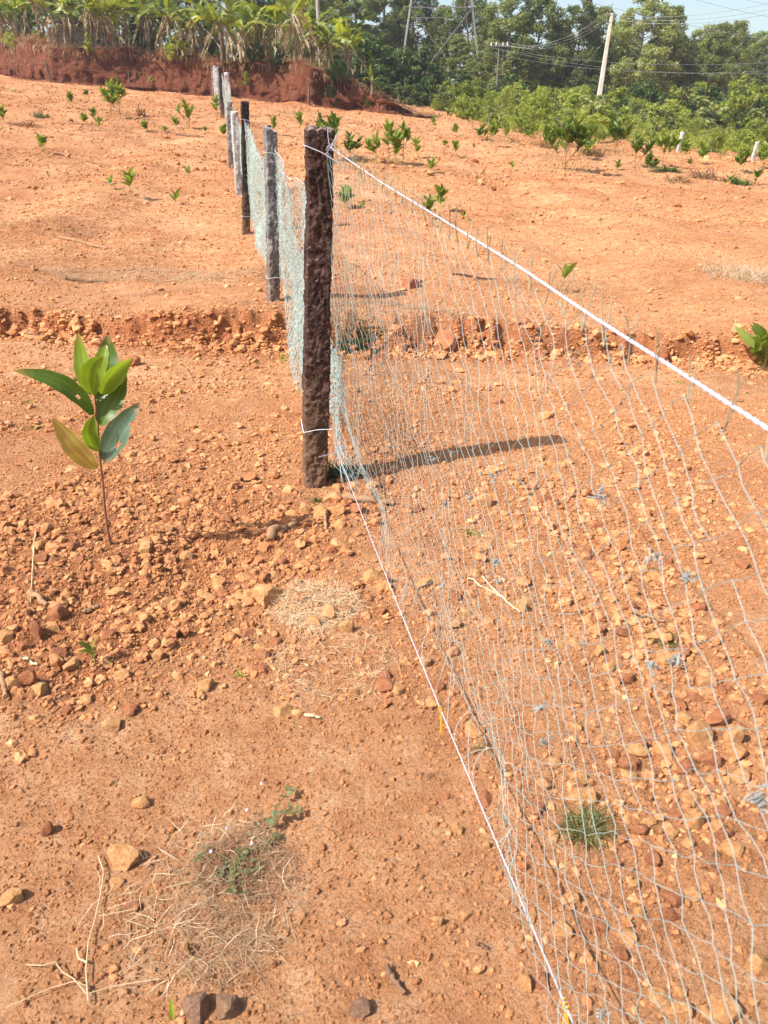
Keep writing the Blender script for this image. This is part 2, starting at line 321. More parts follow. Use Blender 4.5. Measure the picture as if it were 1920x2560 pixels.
def plain(name, c, rough=0.6, spec=0.3, var=0.15, scale=30, metal=0.0):
    m, T, P, N, L = newmat(name); tc = N('ShaderNodeTexCoord'); n = noise(N, L, tc.outputs['Object'], scale, 6, 0.7)
    r = ramp(N, [(0.3, tuple(x * (1 - var) for x in c)), (0.7, tuple(min(1, x * (1 + var)) for x in c))]); L(n.outputs[0], r.inputs[0])
    L(r.outputs[0], P.inputs['Base Color']); P.inputs['Roughness'].default_value = rough; P.inputs['Specular IOR Level'].default_value = spec; P.inputs['Metallic'].default_value = metal
    L(bump(N, L, n.outputs[0], 0.3, 0.01), P.inputs['Normal'])
    return m
M['rope'] = plain('white_rope', (0.38, 0.37, 0.42), 0.5, 0.5, 0.15, 300)
M['twine'] = leaf_mat('net_twine', (0.24, 0.31, 0.30), (0.33, 0.40, 0.39), None, 0.15, 0.5)
M['twine_far'] = leaf_mat('net_twine_teal', (0.40, 0.48, 0.47), (0.52, 0.60, 0.59), None, 0.2, 0.5)
M['twine_dull'] = leaf_mat('net_twine_frayed', (0.22, 0.19, 0.12), (0.34, 0.31, 0.21), None, 0.1, 0.7)
M['knot'] = plain('net_knot', (0.25, 0.26, 0.245), 0.6, 0.3, 0.3, 200)
M['wire'] = plain('tie_wire', (0.62, 0.63, 0.68), 0.4, 0.5, 0.1)
M['orange'] = plain('orange_string', (0.78, 0.33, 0.04), 0.5)
M['stem'] = plain('red_brown_stem', (0.20, 0.085, 0.04), 0.6, 0.3, 0.35, 40)
M['stem_green'] = plain('green_stem', (0.24, 0.22, 0.06), 0.6, 0.3, 0.3, 40)
M['bark'] = plain('tree_bark', (0.20, 0.16, 0.12), 0.9, 0.1, 0.35, 6)
M['bark_pale'] = plain('pale_bark', (0.30, 0.27, 0.24), 0.9, 0.1, 0.3, 4)
M['banana_stem'] = plain('banana_pseudostem', (0.17, 0.12, 0.075), 0.8, 0.2, 0.45, 5)
M['wood'] = plain('weathered_wood', (0.27, 0.155, 0.085), 0.9, 0.1, 0.4, 25)
M['wood_dark'] = plain('dark_bark_piece', (0.15, 0.085, 0.055), 0.9, 0.1, 0.4, 25)
M['wood_post'] = plain('dark_wooden_post', (0.13, 0.09, 0.075), 0.9, 0.1, 0.3, 8)
M['concrete'] = plain('pale_concrete', (0.55, 0.50, 0.42), 0.85, 0.2, 0.15, 3)
M['steel'] = plain('galvanised_steel', (0.15, 0.14, 0.125), 0.5, 0.4, 0.15, 2)
M['cable'] = plain('aluminium_cable', (0.24, 0.24, 0.23), 0.7, 0.2, 0.1, 2)
M['cable_dark'] = plain('dark_cable', (0.16, 0.17, 0.17), 0.6, 0.3, 0.1, 2)
M['block'] = plain('grey_block_wall', (0.30, 0.28, 0.27), 0.9, 0.1, 0.25, 2)
M['roof'] = plain('asbestos_roof', (0.22, 0.19, 0.18), 0.9, 0.1, 0.3, 2)
M['flower'] = plain('pale_pink_flower', (0.80, 0.70, 0.74), 0.8)
M['white'] = plain('white_scrap', (0.8, 0.8, 0.8), 0.6)

# ------------------------------------------------------------------ ground
def axis(lo, a, b, hi, d, g):
    m = list(np.arange(a, b, d)); s = d; x = m[-1]; up = []
    while x < hi: s *= g; x += s; up.append(x)
    s = d; x = m[0]; dn = []
    while x > lo: s *= g; x -= s; dn.append(x)
    return np.array(dn[::-1] + m + up)
ys = axis(-12, 0.6, 6.4, 900, 0.0155, 1.021); xs = axis(-700, -1.7, 2.1, 700, 0.0145, 1.026)
X, Y = np.meshgrid(xs, ys); Z = ht(X, Y)
nx, ny = len(xs), len(ys); i = np.arange(ny - 1)[:, None] * nx; j = np.arange(nx - 1)[None]
q = np.stack([i + j, i + j + 1, i + nx + j + 1, i + nx + j], -1).reshape(-1, 4)
red = np.clip(0.9 * (clod(X, Y) - 0.25) * (X < 0.1) + 0.35 * sstep(5, 9, Y) * (fbm(X * .35, Y * .35, 98) * .6 + .2) + 0.25 * (clod(X, Y) - .3) * (X > .1) + 0.25 * sstep(-2, -9, X) * sstep(6, 10, Y) + 0.8 * np.exp(-((Y - step_y(X) - .06) / 0.2) ** 2), 0, 0.95)
ground = link('ground', mesh_np('ground', np.stack([X, Y, Z], -1).reshape(-1, 3), q, M['soil'], True, {'tint': red.ravel()}))
tag(ground, 'dry orange red laterite soil sloping up to the bank', None, None, 'structure')

# ------------------------------------------------------------------ earth bank with the raised banana plot
BL = [(-420, 128, 78), (-200, 155, 92), (0, 187, 97), (130, 207, 102), (330, 224, 112), (540, 243, 138), (700, 256, 142), (780, 265, 150), (870, 276, 190), (960, 286, 240), (1045, 292, 284), (1100, 295, 291)]
bp = []
for px, yb, yt in BL:
    x, y, z = G(px, yb, 90); bp.append((x, y, z, max(0.05, zat(yt, y) - z)))
bp = np.array(bp); s0 = np.concatenate([[0], np.cumsum(np.hypot(*np.diff(bp[:, :2], axis=0).T))])
ss = np.arange(0, s0[-1], 0.12); bx, by, bz, bh = (np.interp(ss, s0, bp[:, k]) for k in range(4))
bh = bh * (1 + 0.12 * vn(ss * 0.6, 0 * ss, 61) + 0.06 * vn(ss * 2.7, 0 * ss, 68))
prof = [(0.55, -0.12), (0.1, 0.03)] + [(-0.95 * f ** 1.25, f) for f in np.linspace(0.05, 0.97, 22)] + [(-1.15, 1.0), (-1.8, 1.04), (-3.5, 1.06), (-8, 1.12), (-18, 1.3), (-45, 1.8), (-90, 2.4)]
V = []
for k, (o, f) in enumerate(prof):
    mid = 1 if 0.03 < f < 0.99 else 0.15
    gr = mid * (0.30 * fbm(ss * 0.7, 0 * ss + f * 2.2, 62, 4) + 0.20 * np.abs(vn(ss * 2.3, 0 * ss + f * 0.8, 66)) + 0.08 * vn(ss * 6, 0 * ss + f * 7, 67))
    V.append(np.stack([bx + 0.12 * o, by - o * np.clip(bh, 0.5, 1.8) / 1.6 - gr - (0.25 * np.abs(vn(ss * 1.7, 0 * ss, 63)) * (1 - f) if f < 0.3 else 0) * mid, bz - 0.03 + np.where(np.full_like(ss, f) <= 1.05, f * bh, f * bh) + 0.05 * vn(ss * 2.3, 0 * ss + k, 64) * (1 if k > 3 else 0)], -1))
V = np.array(V); a, b = V.shape[:2]; i = np.arange(a - 1)[:, None] * b; j = np.arange(b - 1)[None]
q = np.stack([i + j, i + j + 1, i + b + j + 1, i + b + j], -1).reshape(-1, 4)
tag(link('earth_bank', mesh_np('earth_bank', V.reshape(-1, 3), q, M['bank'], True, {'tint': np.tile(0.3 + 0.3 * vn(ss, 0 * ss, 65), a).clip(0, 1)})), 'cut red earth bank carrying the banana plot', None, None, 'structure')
def bank_top(px, back=1.2):                                  # point on the plateau behind the bank edge in image column px
    yb = np.interp(px, [b_[0] for b_ in BL], [b_[1] for b_ in BL]); x, y, z = G(px, float(yb), 90)
    k = int(np.argmin(abs(bx - x))); x2 = x * (y + back) / y
    return x2, y + back, z + float(bh[k]) * (1.0 + 0.03 * back / 3) - 0.06

# ------------------------------------------------------------------ gravel (uncountable) and countable clods
def pebbles(n, sub, rmin, rmax, ylo, yhi, power, sd, wfun=clod, z_emb=0.25, xw=0.60):
    rs = np.random.RandomState(sd); px = []; 
    while sum(len(p) for p in px) < n:
        y = np.sqrt(rs.uniform(ylo ** 2, yhi ** 2, n)); x = rs.uniform(-1, 1, n) * (xw * y + 0.15)
        k = rs.uniform(0, 1.1, n) < wfun(x, y); px.append(np.stack([x[k], y[k]], -1))
    p = np.concatenate(px)[:n]; u = rs.uniform(0, 1, n)
    r = rmin * (1 - u * (1 - (rmin / rmax) ** power)) ** (-1 / power)
    return p, r
def bake_pebbles(name, p, r, sub, sd, mat):
    rs = np.random.RandomState(sd); v, t = ICO[sub]; n = len(p)
    sc = rs.uniform(0.5, 1.2, (n, 1, 3)); jit = 1 + rs.uniform(-0.33, 0.33, (n, len(v), 1))
    vv = (v[None] * sc * jit) @ rot_rand(n, rs)
    vv[:, :, 2] *= 0.75; r = r * (0.8 + 0.4 * rs.uniform(size=n))
    z = ht(p[:, 0], p[:, 1])
    vv = vv * r[:, None, None] + np.stack([p[:, 0], p[:, 1], z + r * rs.uniform(-.25, .4, n)], -1)[:, None]
    tt = t[None] + (np.arange(n) * len(v))[:, None, None]
    tn = np.repeat(np.clip(rs.normal(0.42, 0.2, n) - 0.2 * (clod(p[:, 0], p[:, 1]) > 0.6) * (p[:, 0] < 0), 0, 1), len(v))
    return tag(link(name, mesh_np(name, vv.reshape(-1, 3), tt.reshape(-1, 3), mat, False, {'tint': tn})), None, None, None, 'stuff')
gcol = bpy.data.collections.new('gravel_shapes')                 # shapes scattered by the fine gravel, kept out of the scene
for k in range(8):
    rs = np.random.RandomState(900 + k); v, t = ICO[1]; v = v * rs.uniform(0.6, 1.15, (1, 3)) * (1 + rs.uniform(-.28, .28, (len(v), 1))) * np.array([1, 1, .8])
    o = bpy.data.objects.new('grain', mesh_np('grain', v, t, M['pebble'], False, {'tint': np.full(len(v), rs.uniform(.1, .85))})); gcol.objects.link(o)
ng = bpy.data.node_groups.new('scatter_gravel', 'GeometryNodeTree'); ng.interface.new_socket('Geometry', in_out='INPUT', socket_type='NodeSocketGeometry'); ng.interface.new_socket('Geometry', in_out='OUTPUT', socket_type='NodeSocketGeometry')
gi = ng.nodes.new('NodeGroupInput'); go = ng.nodes.new('NodeGroupOutput'); ip = ng.nodes.new('GeometryNodeInstanceOnPoints'); ci = ng.nodes.new('GeometryNodeCollectionInfo'); ci.inputs['Collection'].default_value = gcol; ci.inputs['Separate Children'].default_value = True; ci.inputs['Reset Children'].default_value = True
n1_ = ng.nodes.new('GeometryNodeInputNamedAttribute'); n1_.data_type = 'FLOAT'; n1_.inputs['Name'].default_value = 'scl'; n2_ = ng.nodes.new('GeometryNodeInputNamedAttribute'); n2_.data_type = 'FLOAT_VECTOR'; n2_.inputs['Name'].default_value = 'rot'
ng.links.new(gi.outputs[0], ip.inputs['Points']); ng.links.new(ci.outputs[0], ip.inputs['Instance']); ip.inputs['Pick Instance'].default_value = True
ng.links.new(n2_.outputs[0], ip.inputs['Rotation']); ng.links.new(n1_.outputs[0], ip.inputs['Scale']); ng.links.new(ip.outputs[0], go.inputs[0])
def scatter(name, p, r, sd):
    me = bpy.data.meshes.new(name); me.vertices.add(len(p)); rs = np.random.RandomState(sd)
    me.vertices.foreach_set('co', np.stack([p[:, 0], p[:, 1], ht(p[:, 0], p[:, 1]) + r * rs.uniform(-.1, .35, len(r))], -1).astype(np.float32).ravel())
    a_ = me.attributes.new('scl', 'FLOAT', 'POINT'); a_.data.foreach_set('value', r.astype(np.float32))
    a_ = me.attributes.new('rot', 'FLOAT_VECTOR', 'POINT'); a_.data.foreach_set('vector', rs.uniform(-3.1, 3.1, (len(p), 3)).astype(np.float32).ravel())
    o = link(name, me); o['kind'] = 'stuff'; o.modifiers.new('scatter', 'NODES').node_group = ng
p1, r1 = pebbles(210000, 1, 0.0019, 0.0095, 0.70, 4.9, 2.2, 101, lambda x, y: 0.42 + 0.65 * clod(x, y) + .18 * vn(x * 5, y * 5, 34)); scatter('fine_gravel', p1, r1, 901)
p1, r1 = pebbles(110000, 1, 0.0045, 0.02, 4.6, 18, 2.2, 111, lambda x, y: 0.45 + 0.6 * fbm(x * .8, y * 1.6, 35, 3)); scatter('field_grit', p1, r1, 902)
p1, r1 = pebbles(60000, 1, 0.012, 0.055, 12, 50, 2.2, 112, lambda x, y: 0.35 + 0.7 * fbm(x * .35, y * .8, 36, 3)); scatter('far_field_grit', p1, r1, 903)
p2, r2 = pebbles(13500, 2, 0.006, 0.032, 0.8, 5.6, 2.0, 103, lambda x, y: clod(x, y) ** 1.7 * (1 + 0.8 * gauss(x, y, -1.2, 2.3, .8, .8)))
order = np.argsort(-r2 / (0.4 + p2[:, 1])); big, rest = order[:215], order[215:]
sm = r2[rest] < 0.0105
bake_pebbles('gravel', p2[rest][sm], r2[rest][sm], 1, 104, M['pebble'])
bake_pebbles('coarse_gravel', p2[rest][~sm], r2[rest][~sm], 2, 114, M['pebble'])
def stepw(x, y): return np.exp(-((y - step_y(x) - 0.03) / 0.10) ** 2) * np.maximum(0.5, 0.7 + 0.6 * vn(x * 1.5, y * 0, 93))
p5, r5 = pebbles(6500, 1, 0.008, 0.05, 5.3, 6.8, 1.9, 109, stepw, xw=0.62)
bake_pebbles('step_rubble', p5, r5, 1, 110, M['pebble'])
p3, r3 = pebbles(15000, 1, 0.007, 0.038, 4.7, 13, 2.2, 105, lambda x, y: 0.35 + 0.5 * clod(x, y))
bake_pebbles('field_gravel', p3, r3, 1, 106, M['pebble'])
p4, r4 = pebbles(13000, 1, 0.02, 0.10, 12, 48, 2.2, 107, lambda x, y: 0.5 + 0.4 * vn(x * .3, y * .3, 77))
bake_pebbles('far_field_clods', p4, r4, 1, 108, M['pebble'])
for nm_, lb_ in (('field_grit', 'gritty soil crumbs over the terrace'), ('far_field_grit', 'gritty soil crumbs over the far field'), ('fine_gravel', 'fine orange gravel over the near soil'), ('gravel', 'loose laterite gravel over the near soil'), ('coarse_gravel', 'coarse laterite gravel over the near soil'), ('step_rubble', 'crumbled rubble along the terrace step'), ('field_gravel', 'gravel strewn over the terrace'), ('far_field_clods', 'clods strewn over the far field')): tag(bpy.data.objects[nm_], lb_)

def rock_mesh(seed, sub=3):
    rs = np.random.RandomState(seed); v, t = ICO[sub]; v = v.copy() * np.array([1, rs.uniform(0.65, 0.95), rs.uniform(0.55, 0.8)])
    for _ in range(13):                                      # planar chips
        n = rs.normal(size=3); n /= np.linalg.norm(n); d = rs.uniform(0.42, 0.68)
        s = v @ n; v = v - np.where(s > d, (s - d) * 0.97, 0)[:, None] * n
    nz = fbm(v[:, 0] * 2.6 + seed, v[:, 1] * 2.6 + v[:, 2] * 3.1, seed, 3)
    v = v * (1 + 0.055 * nz[:, None]) * 1.18
    return mesh_np('rock_shape', v, t, M['rock'], False, {'tint': np.full(len(v), 0.5)})
ROCKS = [rock_mesh(200 + k) for k in range(7)]
ROCKS_R = []; ROCKS_G = []
for m_ in ROCKS:
    a_ = m_.copy(); a_.materials[0] = M['rock_red']; ROCKS_R.append(a_)
    a_ = m_.copy(); a_.materials[0] = M['rock_grey']; ROCKS_G.append(a_)
rr = random.Random(5)
RK = [  # centre px, width px, height px, colour, label
 (667, 1482, 84, 58, 'o', 'largest rounded tan rock left of the pale straw patch'),
 (848, 1362, 52, 48, 'o', 'upright orange rock near the wood chunk below the post'),
 (930, 1440, 58, 48, 'o', 'blocky tan rock touching the lower rope halfway down'),
 (966, 1443, 36, 36, 'r', 'smaller red rock wedged against the blocky tan rock at the rope'),
 (782, 1549, 56, 34, 'o', 'flat tan rock lying in the pale straw patch'),
 (870, 1566, 40, 44, 'o', 'pointed tan rock at the right edge of the pale straw patch'),
 (306, 2130, 92, 68, 'o', 'large pale angular rock left of the flowering weed'),
 (32, 2236, 66, 56, 'o', 'angular rock with dark shadow at the lower left picture edge'),
 (118, 2066, 42, 48, 'r', 'upright dark red rock in front of the left rubble'),
 (358, 1998, 54, 38, 'o', 'low tan rock above the dry grass and flowering weed'),
 (467, 2362, 26, 66, 'o', 'narrow upright tan rock in the dry grass patch'),
 (763, 1268, 46, 44, 'o', 'orange rock at the foot of the near post, leftmost of the row'),
 (800, 1280, 36, 36, 'o', 'middle orange rock of the row at the near post foot'),
 (843, 1275, 56, 34, 'o', 'broad orange rock of the row under the root stick'),
 (1026, 708, 52, 34, 'r', 'isolated red rock on the terrace behind the net'),
 (1318, 810, 30, 32, 'r', 'dark red clod on the terrace edge under the upper rope'),
 (1725, 492, 44, 26, 'r', 'tilted red boulder in the right field'),
 (1692, 512, 28, 16, 'r', 'small dark boulder left below the tilted red boulder'),
 (1760, 396, 30, 18, 'o', 'round orange boulder nearest the left white stub post'),
 (1822, 399, 24, 16, 'o', 'round orange boulder between the two white stub posts'),
 (1740, 1832, 78, 80, 'o', 'largest orange rock of the cluster behind the right netting'),
 (1792, 1800, 62, 56, 'r', 'red rock at the back of the right rock cluster'),
 (1830, 1836, 54, 72, 'o', 'tall pale rock at the right end of the rock cluster'),
 (1598, 1866, 64, 38, 'o', 'flat pale rock left of the rock cluster'),
 (1658, 1872, 66, 44, 'o', 'low orange rock between flat rock and cluster'),
 (1698, 1812, 34, 30, 'o', 'small round rock in the middle of the rock cluster'),
 (1656, 1645, 42, 48, 'o', 'upright orange rock below the dark dried weed'),
 (1742, 2040, 42, 66, 'o', 'elongated pale rock right of the green grass tuft'),
 (1795, 2058, 46, 42, 'o', 'orange rock beside the elongated pale rock'),
 (1597, 2288, 40, 48, 'o', 'pale oval rock under the lower right netting'),
 (1890, 2412, 70, 62, 'o', 'large orange rock at the lower right edge'),
 (1812, 2512, 96, 66, 'o', 'large flat orange rock at the bottom right corner'),
 (1300, 1512, 40, 50, 'o', 'pale blocky rock under two white straws'),
 (1212, 1250, 52, 44, 'o', 'orange boulder casting a dark shadow inside the net'),
 (1362, 1252, 36, 34, 'r', 'red rock right of the boulder with dark shadow'),
 (1060, 1455, 44, 30, 'o', 'tan stone under frayed grey twine lumps'),
 (1360, 1038, 44, 28, 'o', 'tan stone just past the tip of the near post shadow'),
 (1245, 1000, 34, 24, 'r', 'red stone above the near post shadow'),
 (490, 2512, 92, 72, 'g', 'grey brown crumbly clod at the bottom edge beside the green blade'),
 (572, 2508, 84, 78, 'g', 'dark crumbly clod right of the grey brown clod at the bottom'),
 (895, 2512, 58, 50, 'g', 'dark grey stone at the bottom edge left of centre'),
 (78, 1703, 50, 54, 'r', 'larger red clod at the left rubble corner'),
 (38, 1716, 44, 40, 'o', 'orange clod beside the larger red clod at the left edge'),
 (95, 1580, 38, 58, 'r', 'upright red clod above the left rubble corner'),
 (1140, 2070, 34, 28, 'o', 'small pale stone left of the lower rope'),
 (1217, 2108, 26, 26, 'o', 'tiny pale stone close to the lower rope'),
 (1312, 2455, 50, 36, 'o', 'tan stone beside the lower rope near the orange string'),
 (1095, 2305, 34, 30, 'o', 'tan stone on sandy soil right of the dry grass'),
 (545, 1450, 40, 40, 'o', 'yellowish angular stone left of the largest rounded tan rock'),
 (598, 1482, 24, 28, 'o', 'thin stone propped beside the largest rounded tan rock'),
 (330, 900, 60, 40, 'r', 'red lump in the crumbling step at left behind the sapling'),
 (575, 855, 30, 30, 'r', 'dark block in the crumbling step near the fence'),
 (1650, 900, 40, 44, 'r', 'red block at the foot of the right hand step'),
 (1850, 820, 46, 30, 'o', 'orange block on top of the right hand step'),
 (1110, 850, 54, 60, 'r', 'large broken red lump in the step behind the net'),
 (1040, 1270, 40, 30, 'r', 'small red stone beyond the root stick'),
]
for k, (px, py, w, h, c, lb) in enumerate(RK):
    x, y, z = G(px, py + h * 0.3); s = pxm((x, y, z)); r = w / s / 2 * 1.08; hh = h / s / 2 * 1.12
    me = {'o': ROCKS, 'r': ROCKS_R, 'g': ROCKS_G}[c][k % 7]
    tag(link('rock', me, None, (x, y, z + hh * 0.3), (0, 0, rr.uniform(-0.4, 0.4) + (3.14 if k % 2 else 0)), (r, r * 0.85, hh * 1.25)), lb, 'rock')

marks = [(G(px, py + h * 0.3), lb, len(lb.split())) for px, py, w, h, c, lb in RK if len(lb.split()) <= 9]
marks += [(G(279, 1368), 'stem of the near broad leafed sapling', 6), (G(788, 1205), 'foot of the near stone post', 6), (G(1465, 2072), 'green grass tuft under the netting', 6), (G(790, 1510), 'pale straw patch', 3), (G(120, 1400), 'thin pale stalk on the left rubble', 7), (G(430, 1330), 'bare soil right of the near sapling', 7)]
NTH = 'closest,second closest,third closest,fourth closest,fifth closest,sixth closest,seventh closest,eighth closest,ninth closest,tenth closest,eleventh closest,twelfth closest,thirteenth closest,fourteenth closest,fifteenth closest,sixteenth closest,seventeenth closest,eighteenth closest'.split(','); inf = []
for k in big:
    x, y = p2[k]; mk = min(marks, key=lambda m_: (m_[0][0] - x) ** 2 + (m_[0][1] - y) ** 2); dx, dy = x - mk[0][0], y - mk[0][1]
    side = ('right of' if dx > 0 else 'left of') if abs(dx) > abs(dy) * 0.9 else ('behind' if dy > 0 else 'in front of'); inf.append((side + ' the ' + mk[1], math.hypot(dx, dy), k))
inf.sort(key=lambda a_: a_[:2]); cnt = {}
for ds, _, k in inf:
    c_ = cnt[ds] = cnt.get(ds, -1) + 1; x, y = p2[k]; r = r2[k] * 1.1
    o = link('clod', (ROCKS if (k * 7) % 5 < 3 else ROCKS_R)[k % 7], None, (x, y, float(ht(x, y)) + r * rr.uniform(-.1, .25)), (rr.uniform(-.4, .4), rr.uniform(-.4, .4), rr.uniform(0, 6.3)), (r, r, r * rr.uniform(.75, 1)))
    tag(o, ('%s clod %s' % (NTH[c_], ds)) if c_ < 18 else 'farther clod ' + ds, 'clod', 'loose clods ' + ds)

# ------------------------------------------------------------------ stone fence posts
def wire_loop(mb, w, d, z, tilt, r=0.0018):
    a = np.linspace(0, 2 * math.pi, 49); c, s = np.cos(a), np.sin(a)
    mx_ = np.maximum(abs(c), abs(s)); px = c / mx_ * (w / 2 + 0.010); py = s / mx_ * (d / 2 + 0.010)
    mb.tube(np.stack([px, py, z + tilt * px + 0.003 * np.sin(3 * a)], -1), r, 5)
def stone_post(pb, top, w, d, rz, mat, label, seed, nh=110, nr=36, lean=0.0, rough=0.007, ties=(), slant=0.0):
    x, y, z = pb; h = top; root = empty('stone_post', (x, y, z), rz)
    root.rotation_euler = (0, lean, rz)
    tag(root, label, 'fence post', 'rough stone fence posts')
    hz = np.linspace(-0.25, h, nh); an = (np.arange(nr) + 0.5) * 2 * math.pi / nr
    A, Hh = np.meshgrid(an, hz); c, s = np.cos(A), np.sin(A); e = 0.22
    mxx = np.maximum(abs(c), abs(s)); bx_ = 0.94 * c / mxx + 0.06 * c; by_ = 0.94 * s / mxx + 0.06 * s
    tap = 1 + 0.05 * (1 - Hh / h) + 0.04 * vn(Hh * 2.1, 0 * Hh + seed, seed)
    n_ = fbm(A * w * 12 + seed, Hh * 9, seed, 3) * rough * 0.7 + rough * 0.75 * vn(A * w * 34, Hh * 52, seed + 3) + rough * 0.6 * vn(A * w * 75, Hh * 115, seed + 4) - rough * 0.8 * np.abs(vn(A * w * 20 + Hh * 3, Hh * 24 + A, seed + 6)) * (1 + 1.5 * vn(A * 1.1, Hh * 4, seed + 7))
    Xp = bx_ * (w / 2 * tap) + c * n_ + 0.005 * vn(Hh * 1.3, 0 * Hh, seed + 9); Yp = by_ * (d / 2 * tap) + s * n_
    Zp = Hh + np.where(Hh > h - 0.03, slant * Xp + 0.008 * vn(bx_ * 3, by_ * 3, seed + 5), 0)
    v = np.stack([Xp, Yp, Zp], -1); rings = [v.reshape(-1, 3)]
    for f, dz in ((0.86, 0.006), (0.45, 0.009), (0.02, 0.009)):
        t_ = v[-1].copy(); t_[:, :2] *= f; t_[:, 2] += dz + 0.006 * vn(t_[:, 0] * 50, t_[:, 1] * 50, seed); rings.append(t_)
    v = np.concatenate(rings); nn = nh + 3; i = np.arange(nn - 1)[:, None] * nr; j = np.arange(nr)[None]; j2 = (j + 1) % nr
    q = np.stack([i + j, i + j2, i + nr + j2, i + nr + j], -1).reshape(-1, 4)
    link('shaft', mesh_np('shaft', v, q, mat, True, {'tint': np.full(len(v), 0.5)}), root)
    for tz, tilt in ties:
        mb = MB(); wire_loop(mb, w, d, tz, tilt); link('tie_wire', mb.mesh('tie_wire', M['wire']), root)
    return root
POST = [  # base px, top py, width m, material, label
 (788, 1205, 325, 0.104, 'post_brown', 'large dark brown stone post nearest the camera, in the middle of the view'),
 (684, 752, 324, 0.092, 'post_grey', 'second stone post, dark grey with one bright lit edge'),
 (615, 588, 254, 0.095, 'post_black', 'third stone post, black with a pale top'),
 (598, 488, 280, 0.110, 'post_white', 'fourth stone post, whitish and partly behind the black one'),
 (578, 421, 254, 0.110, 'post_grey', 'fifth stone post, mottled grey beside the whitish one'),
]
PP = []
for k, (px, pb, pt, w, mt, lb) in enumerate(POST):
    x, y, z = G(px, pb); z = float(ht(x, y, False)); h = zat(pt, y) - z; PP.append((x, y, z, h, w, mt, lb))
TAILP = [(573, 23.6, 1.42, 'post_white', 'sixth stone post, pale, left behind the mottled grey one'), (557, 28, 1.45, 'post_black', 'seventh stone post, dark edged, beside a leafy sapling'),
         (552, 32.0, 1.4, 'post_grey', 'eighth stone post, grey, in the far bunch of posts'), (546, 36.0, 1.4, 'post_white', 'ninth stone post, pale, in the far bunch of posts'),
         (540, 40.5, 1.4, 'post_white', 'tenth stone post, thin and pale, left in the far bunch'), (535, 45.0, 1.35, 'post_grey', 'farthest stone post at the foot of the bank')]
for px, d, h, mt, lb in TAILP:
    x, y, z = XD(px, d); PP.append((x, y, z, h, 0.115, mt, lb))
for k, (x, y, z, h, w, mt, lb) in enumerate(PP):
    rz = [0.17, 0.32, 0.26, 0.3, 0.25][k] if k < 5 else 0.22
    ties = [(h * 0.945, -0.42), (h * 0.19, 0.12)] if k == 0 else [(h * 0.87, -0.15), (h * 0.15, 0.05)] if k < 3 else []
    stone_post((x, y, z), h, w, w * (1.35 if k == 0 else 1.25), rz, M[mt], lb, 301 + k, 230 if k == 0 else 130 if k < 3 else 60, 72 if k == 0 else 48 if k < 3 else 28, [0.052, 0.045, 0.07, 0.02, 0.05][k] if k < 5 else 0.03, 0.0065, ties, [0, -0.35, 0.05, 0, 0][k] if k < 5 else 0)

# ------------------------------------------------------------------ ropes and netting
x0, y0, z0, h0 = PP[0][:4]
TAPX = [(826, 368), (875, 402), (960, 460), (1100, 545), (1300, 668), (1480, 790), (1700, 930), (1920, 1072)]
fa = np.array([x0 + 0.10, y0 - 0.02]); fb = np.array([0.283, 0.76]); ft = (fb - fa) / np.linalg.norm(fb - fa); fn = np.array([-ft[1], ft[0]])
def on_fence(px, py, off=0.0):
    d = ray(px, py); n = np.array([fn[0], fn[1], 0]); k = (np.array([fa[0], fa[1], 0]) @ n + off) / (d @ n); p = d * k; p[2] += CH
    return (p[:2] - fa) @ ft, p[2]
tp = np.array([on_fence(*p) for p in TAPX]); 
btz = lambda s: 0.205 - 0.03 * np.sin(np.clip(s, 0, 4) * 1.1)
sg = np.linspace(tp[0, 0], 3.9, 120); zt = np.interp(sg, np.append(tp[:, 0], 3.9), np.append(tp[:, 1], tp[-1, 1] - 0.12))
def f3(s, z, o=0.0): return np.stack([fa[0] + ft[0] * s + fn[0] * o, fa[1] + ft[1] * s + fn[1] * o, z], -1)
def rope(name, pts, label, r=0.0021):
    root = empty(name, tuple(pts[0])); p = pts - pts[0]
    mb = MB(); L_ = np.concatenate([[0], np.cumsum(np.linalg.norm(np.diff(p, axis=0), axis=1))])
    u = np.arange(0, L_[-1], 0.006); c = np.stack([np.interp(u, L_, p[:, k]) for k in range(3)], -1)
    t_ = np.gradient(c, axis=0); t_ /= np.linalg.norm(t_, axis=1)[:, None]; a_ = np.cross(t_, [0, 0, 1]); a_ /= np.linalg.norm(a_, axis=1)[:, None]; b_ = np.cross(t_, a_)
    for k in range(3):
        ph = u * 190 + k * 2.094; mb.tube(c + (np.cos(ph)[:, None] * a_ + np.sin(ph)[:, None] * b_) * r * 0.52, r * 0.58, 6)
    link('strands', mb.mesh('strands', M['rope'], True), root); tag(root, label, 'rope', 'white ropes of the netting fence'); return root
tpts = f3(sg, zt); trope = rope('rope', tpts, 'taut white rope along the top edge of the near netting')
sb = np.linspace(0.03, 3.9, 120); bpts = f3(sb, btz(sb)); brope = rope('rope', bpts, 'white rope close to the ground along the lower net edge', 0.0017)
def child_tubes(name, parent, lst, mat, r, smooth=True):
    mb = MB(); L0 = np.array(parent.location)
    for pl in lst: mb.tube(np.asarray(pl) - L0, r, 5)
    return link(name, mb.mesh(name, mat, smooth), parent)
